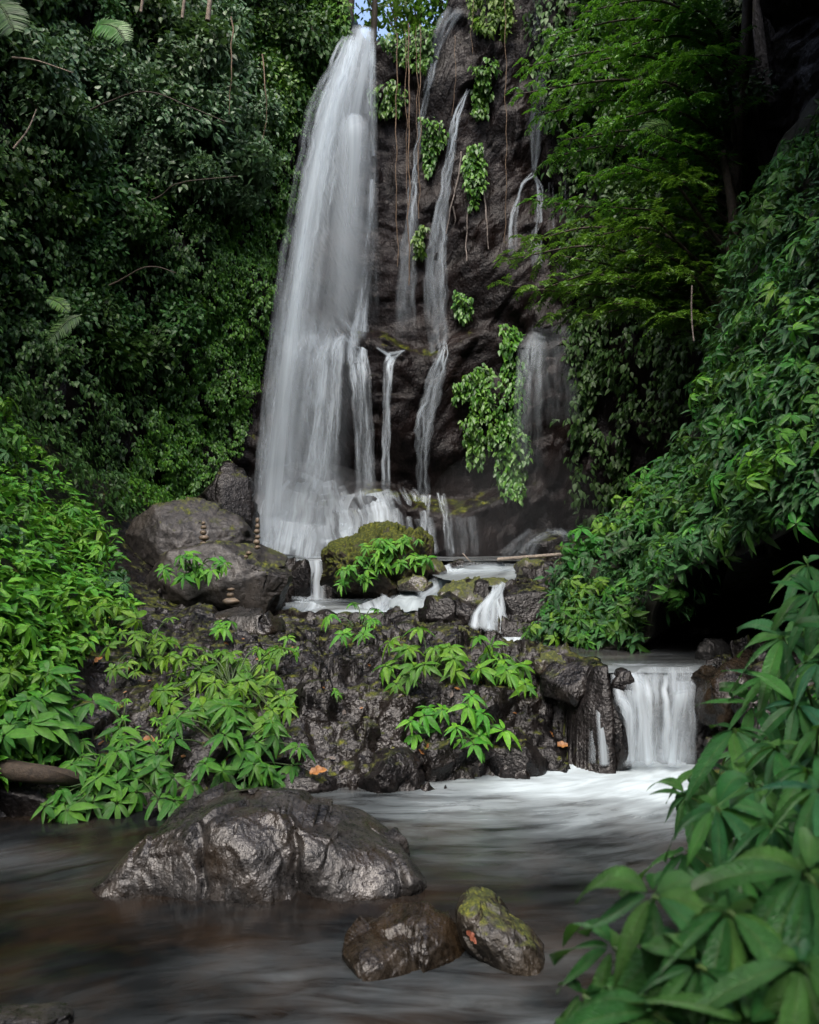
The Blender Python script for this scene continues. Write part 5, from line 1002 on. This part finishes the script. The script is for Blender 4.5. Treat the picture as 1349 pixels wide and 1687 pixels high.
# big single leaves on the shaded wall
# hanging vines and roots
vy = [(652, 55, 440, 'red', .012, 'thin tan vine hanging alone nearest the tall fall'), (668, 50, 360, '', .008, 'fine vine second from the tall fall'), (673, 40, 470, '', .016, 'thick brown vine hanging past the trickle'), (686, 45, 300, '', .008, 'short fine vine in the middle of the bunch'), (691, 40, 360, '', .011, 'brown vine crossing the leafy creeper tongue'), (748, 60, 190, '', .007, 'hair thin vine beside the upper trickle'), (832, -20, 400, '', .009, 'long dark vine hanging beside the forked trickle'), (777, -10, 90, '', .006, 'short hair thin vine under the rim bush')]
for k, (px, y0, y1, _, rr, lb) in enumerate(vy):
    branch_obj('hanging_vine', [(px, y0, 17.3), (px + 1, (y0 + y1) / 2, 17.25), (px + rng.uniform(-2, 2), y1, 17.2)], rr * 1.0, rr * .7, 'vine', lb, 'vine', 'vines hanging down the bare cliff', n=40, jit=.05, seed=k)
for k, (pts, lb) in enumerate([([(775, 275), (778, 310), (770, 350), (766, 400), (770, 430)], 'pale root winding down below the creeper tongue'), ([(794, 280), (796, 320), (801, 360), (806, 410)], 'pale root running down beside the winding one'), ([(745, 340), (750, 360), (747, 370)], 'short pale root hooked over a bump of the cliff'), ([(760, 250), (752, 300), (742, 350), (735, 385)], 'dark slanting root along the trickle')]):
    q = [(a, b_, hit(a, b_)[0][1] - .08) for a, b_ in pts]; branch_obj('root', q, .022, .012, 'root', lb, 'root', 'roots creeping down the bare cliff', n=30, jit=.04, seed=k + 30)
branch_obj('root', [(1140, 470, 10.8), (1139, 510, 10.8), (1141, 545, 10.75), (1143, 562, 10.7)], .012, .008, 'root', 'single pale root dangling in the dark hollow', 'root', n=24)
# fallen wood and leaves
branch_obj('fallen_pole', [(820, 922, 13.3), (880, 917, 13.0), (955, 911, 12.7)], .035, .03, 'wood', 'straight grey fallen pole lying across the stream rocks', 'pole')
branch_obj('twig', [(762, 912, 13.8), (770, 920, 13.6), (776, 926, 13.5)], .01, .006, 'wood', 'short twig poking up at the rim of the plunge pool', 'twig')
branch_obj('log', [(-40, 1262, 6.3), (30, 1270, 6.25), (90, 1276, 6.3), (135, 1285, 6.5)], .09, .06, 'bark', 'old dark log lying under the drooping broad leaves', 'log', n=40, jit=.05)
def dead(label, px, py, d, L, mat='dead_leaf', yaw=0., seed=0):
    h = hit(px, py, (T_g,)); p0 = h[0] + h[1] * .025 if d is None else P(px, py, d); r = np.random.default_rng(seed)
    V, Q, U = leaves(np.array([[-L / 2, 0, 0]]), np.array([[1., 0, 0]]), np.array([[0, -.5, .8]]), L, L * .28, droop=-.25, grav=.1, fold=.5, nseg=8, wavy=.3)
    o = obj('dead_leaf', mesh('dead_leaf', V, Q, uv=U), M[mat], loc=p0); o.rotation_euler = (0, yaw, r.uniform(-.3, .3)); return tag(o, label, 'dead leaf')
dead('orange dead leaf on black rock near the lower cascade', 925, 1232, None, .14, yaw=.1, seed=1)
dead('curled brown dead leaf at the waterline behind the big boulder', 525, 1272, 6.85, .17, yaw=-.1, seed=2)
dead('tan dead leaf lying under the small seedlings of the slope', 250, 1222, None, .13, yaw=.2, seed=3)
dead('brown dead leaf among the green slope leaves', 160, 1092, None, .12, yaw=-.4, seed=4)
dead('small yellow leaf lying above the orange one', 905, 1212, None, .06, yaw=1.2, seed=5)
dead('yellowing leaf drooping below the hanging bank plant', 790, 1240, None, .12, 'fern', yaw=1.4, seed=6)
dead('small red leaf caught between the two pool rocks', 775, 1545, 4.0, .08, 'red_leaf', yaw=1.0, seed=7)

for k, (px, py) in enumerate(sample_poly([(300, 1040), (520, 1060), (780, 1100), (960, 1110), (970, 1240), (800, 1270), (560, 1280), (480, 1260), (150, 1240), (160, 1120)], 46)):
    h = hit(px, py, (T_g,)); r = np.random.default_rng(900 + k); L_ = r.uniform(.03, .075)
    V, Q, U = leaves(np.array([[-L_ / 2, 0, 0]]), np.array([[1., 0, 0]]), np.array([[0, 0, 1.]]), L_, L_ * .25, droop=-.3, grav=.0, fold=.6, nseg=5, wavy=.3)
    o = obj('dead_leaf', mesh('dead_leaf', V, Q, uv=U), M['dead_leaf' if k % 3 else 'root']); nz = Vector(h[1])
    o.matrix_world = Matrix.Translation(h[0] + h[1] * .012) @ basis(h[1], r.random() * 6.28, 1.0); tag(o, 'tiny dull dead leaf caught on the wet rocks of the bank', 'dead leaf', 'tiny dead leaves on the bank rocks')
# spray hanging round the foot of the falls
def mist(label, px, py, d, rx, ry, rz, dens):
    m, t, b_, o_ = newmat('mist'); t.nodes.remove(b_); v = N(t, 'VolumePrincipled'); v.inputs['Color'].default_value = (.85, .9, .95, 1); v.inputs['Density'].default_value = dens; v.inputs['Anisotropy'].default_value = .3; t.links.new(v.outputs[0], o_.inputs['Volume'])
    u, w_ = np.linspace(0, 2 * np.pi, 33), np.linspace(-np.pi / 2, np.pi / 2, 17)
    V = np.stack([np.cos(w_)[:, None] * np.cos(u)[None] * rx, np.cos(w_)[:, None] * np.sin(u)[None] * ry, np.sin(w_)[:, None] * rz + 0 * u[None]], -1)
    tag(obj('mist', mesh('mist', V, gridq(17, 33)), m, loc=P(px, py, d)), label, 'mist', kind='stuff')
mist('white spray hanging round the foot of the tall fall', 510, 880, 16.6, 2.1, 1.0, 1.5, .10)
mist('thin spray hanging below the misty fall', 850, 860, 16.2, 1.9, 1.0, 1.6, .035)
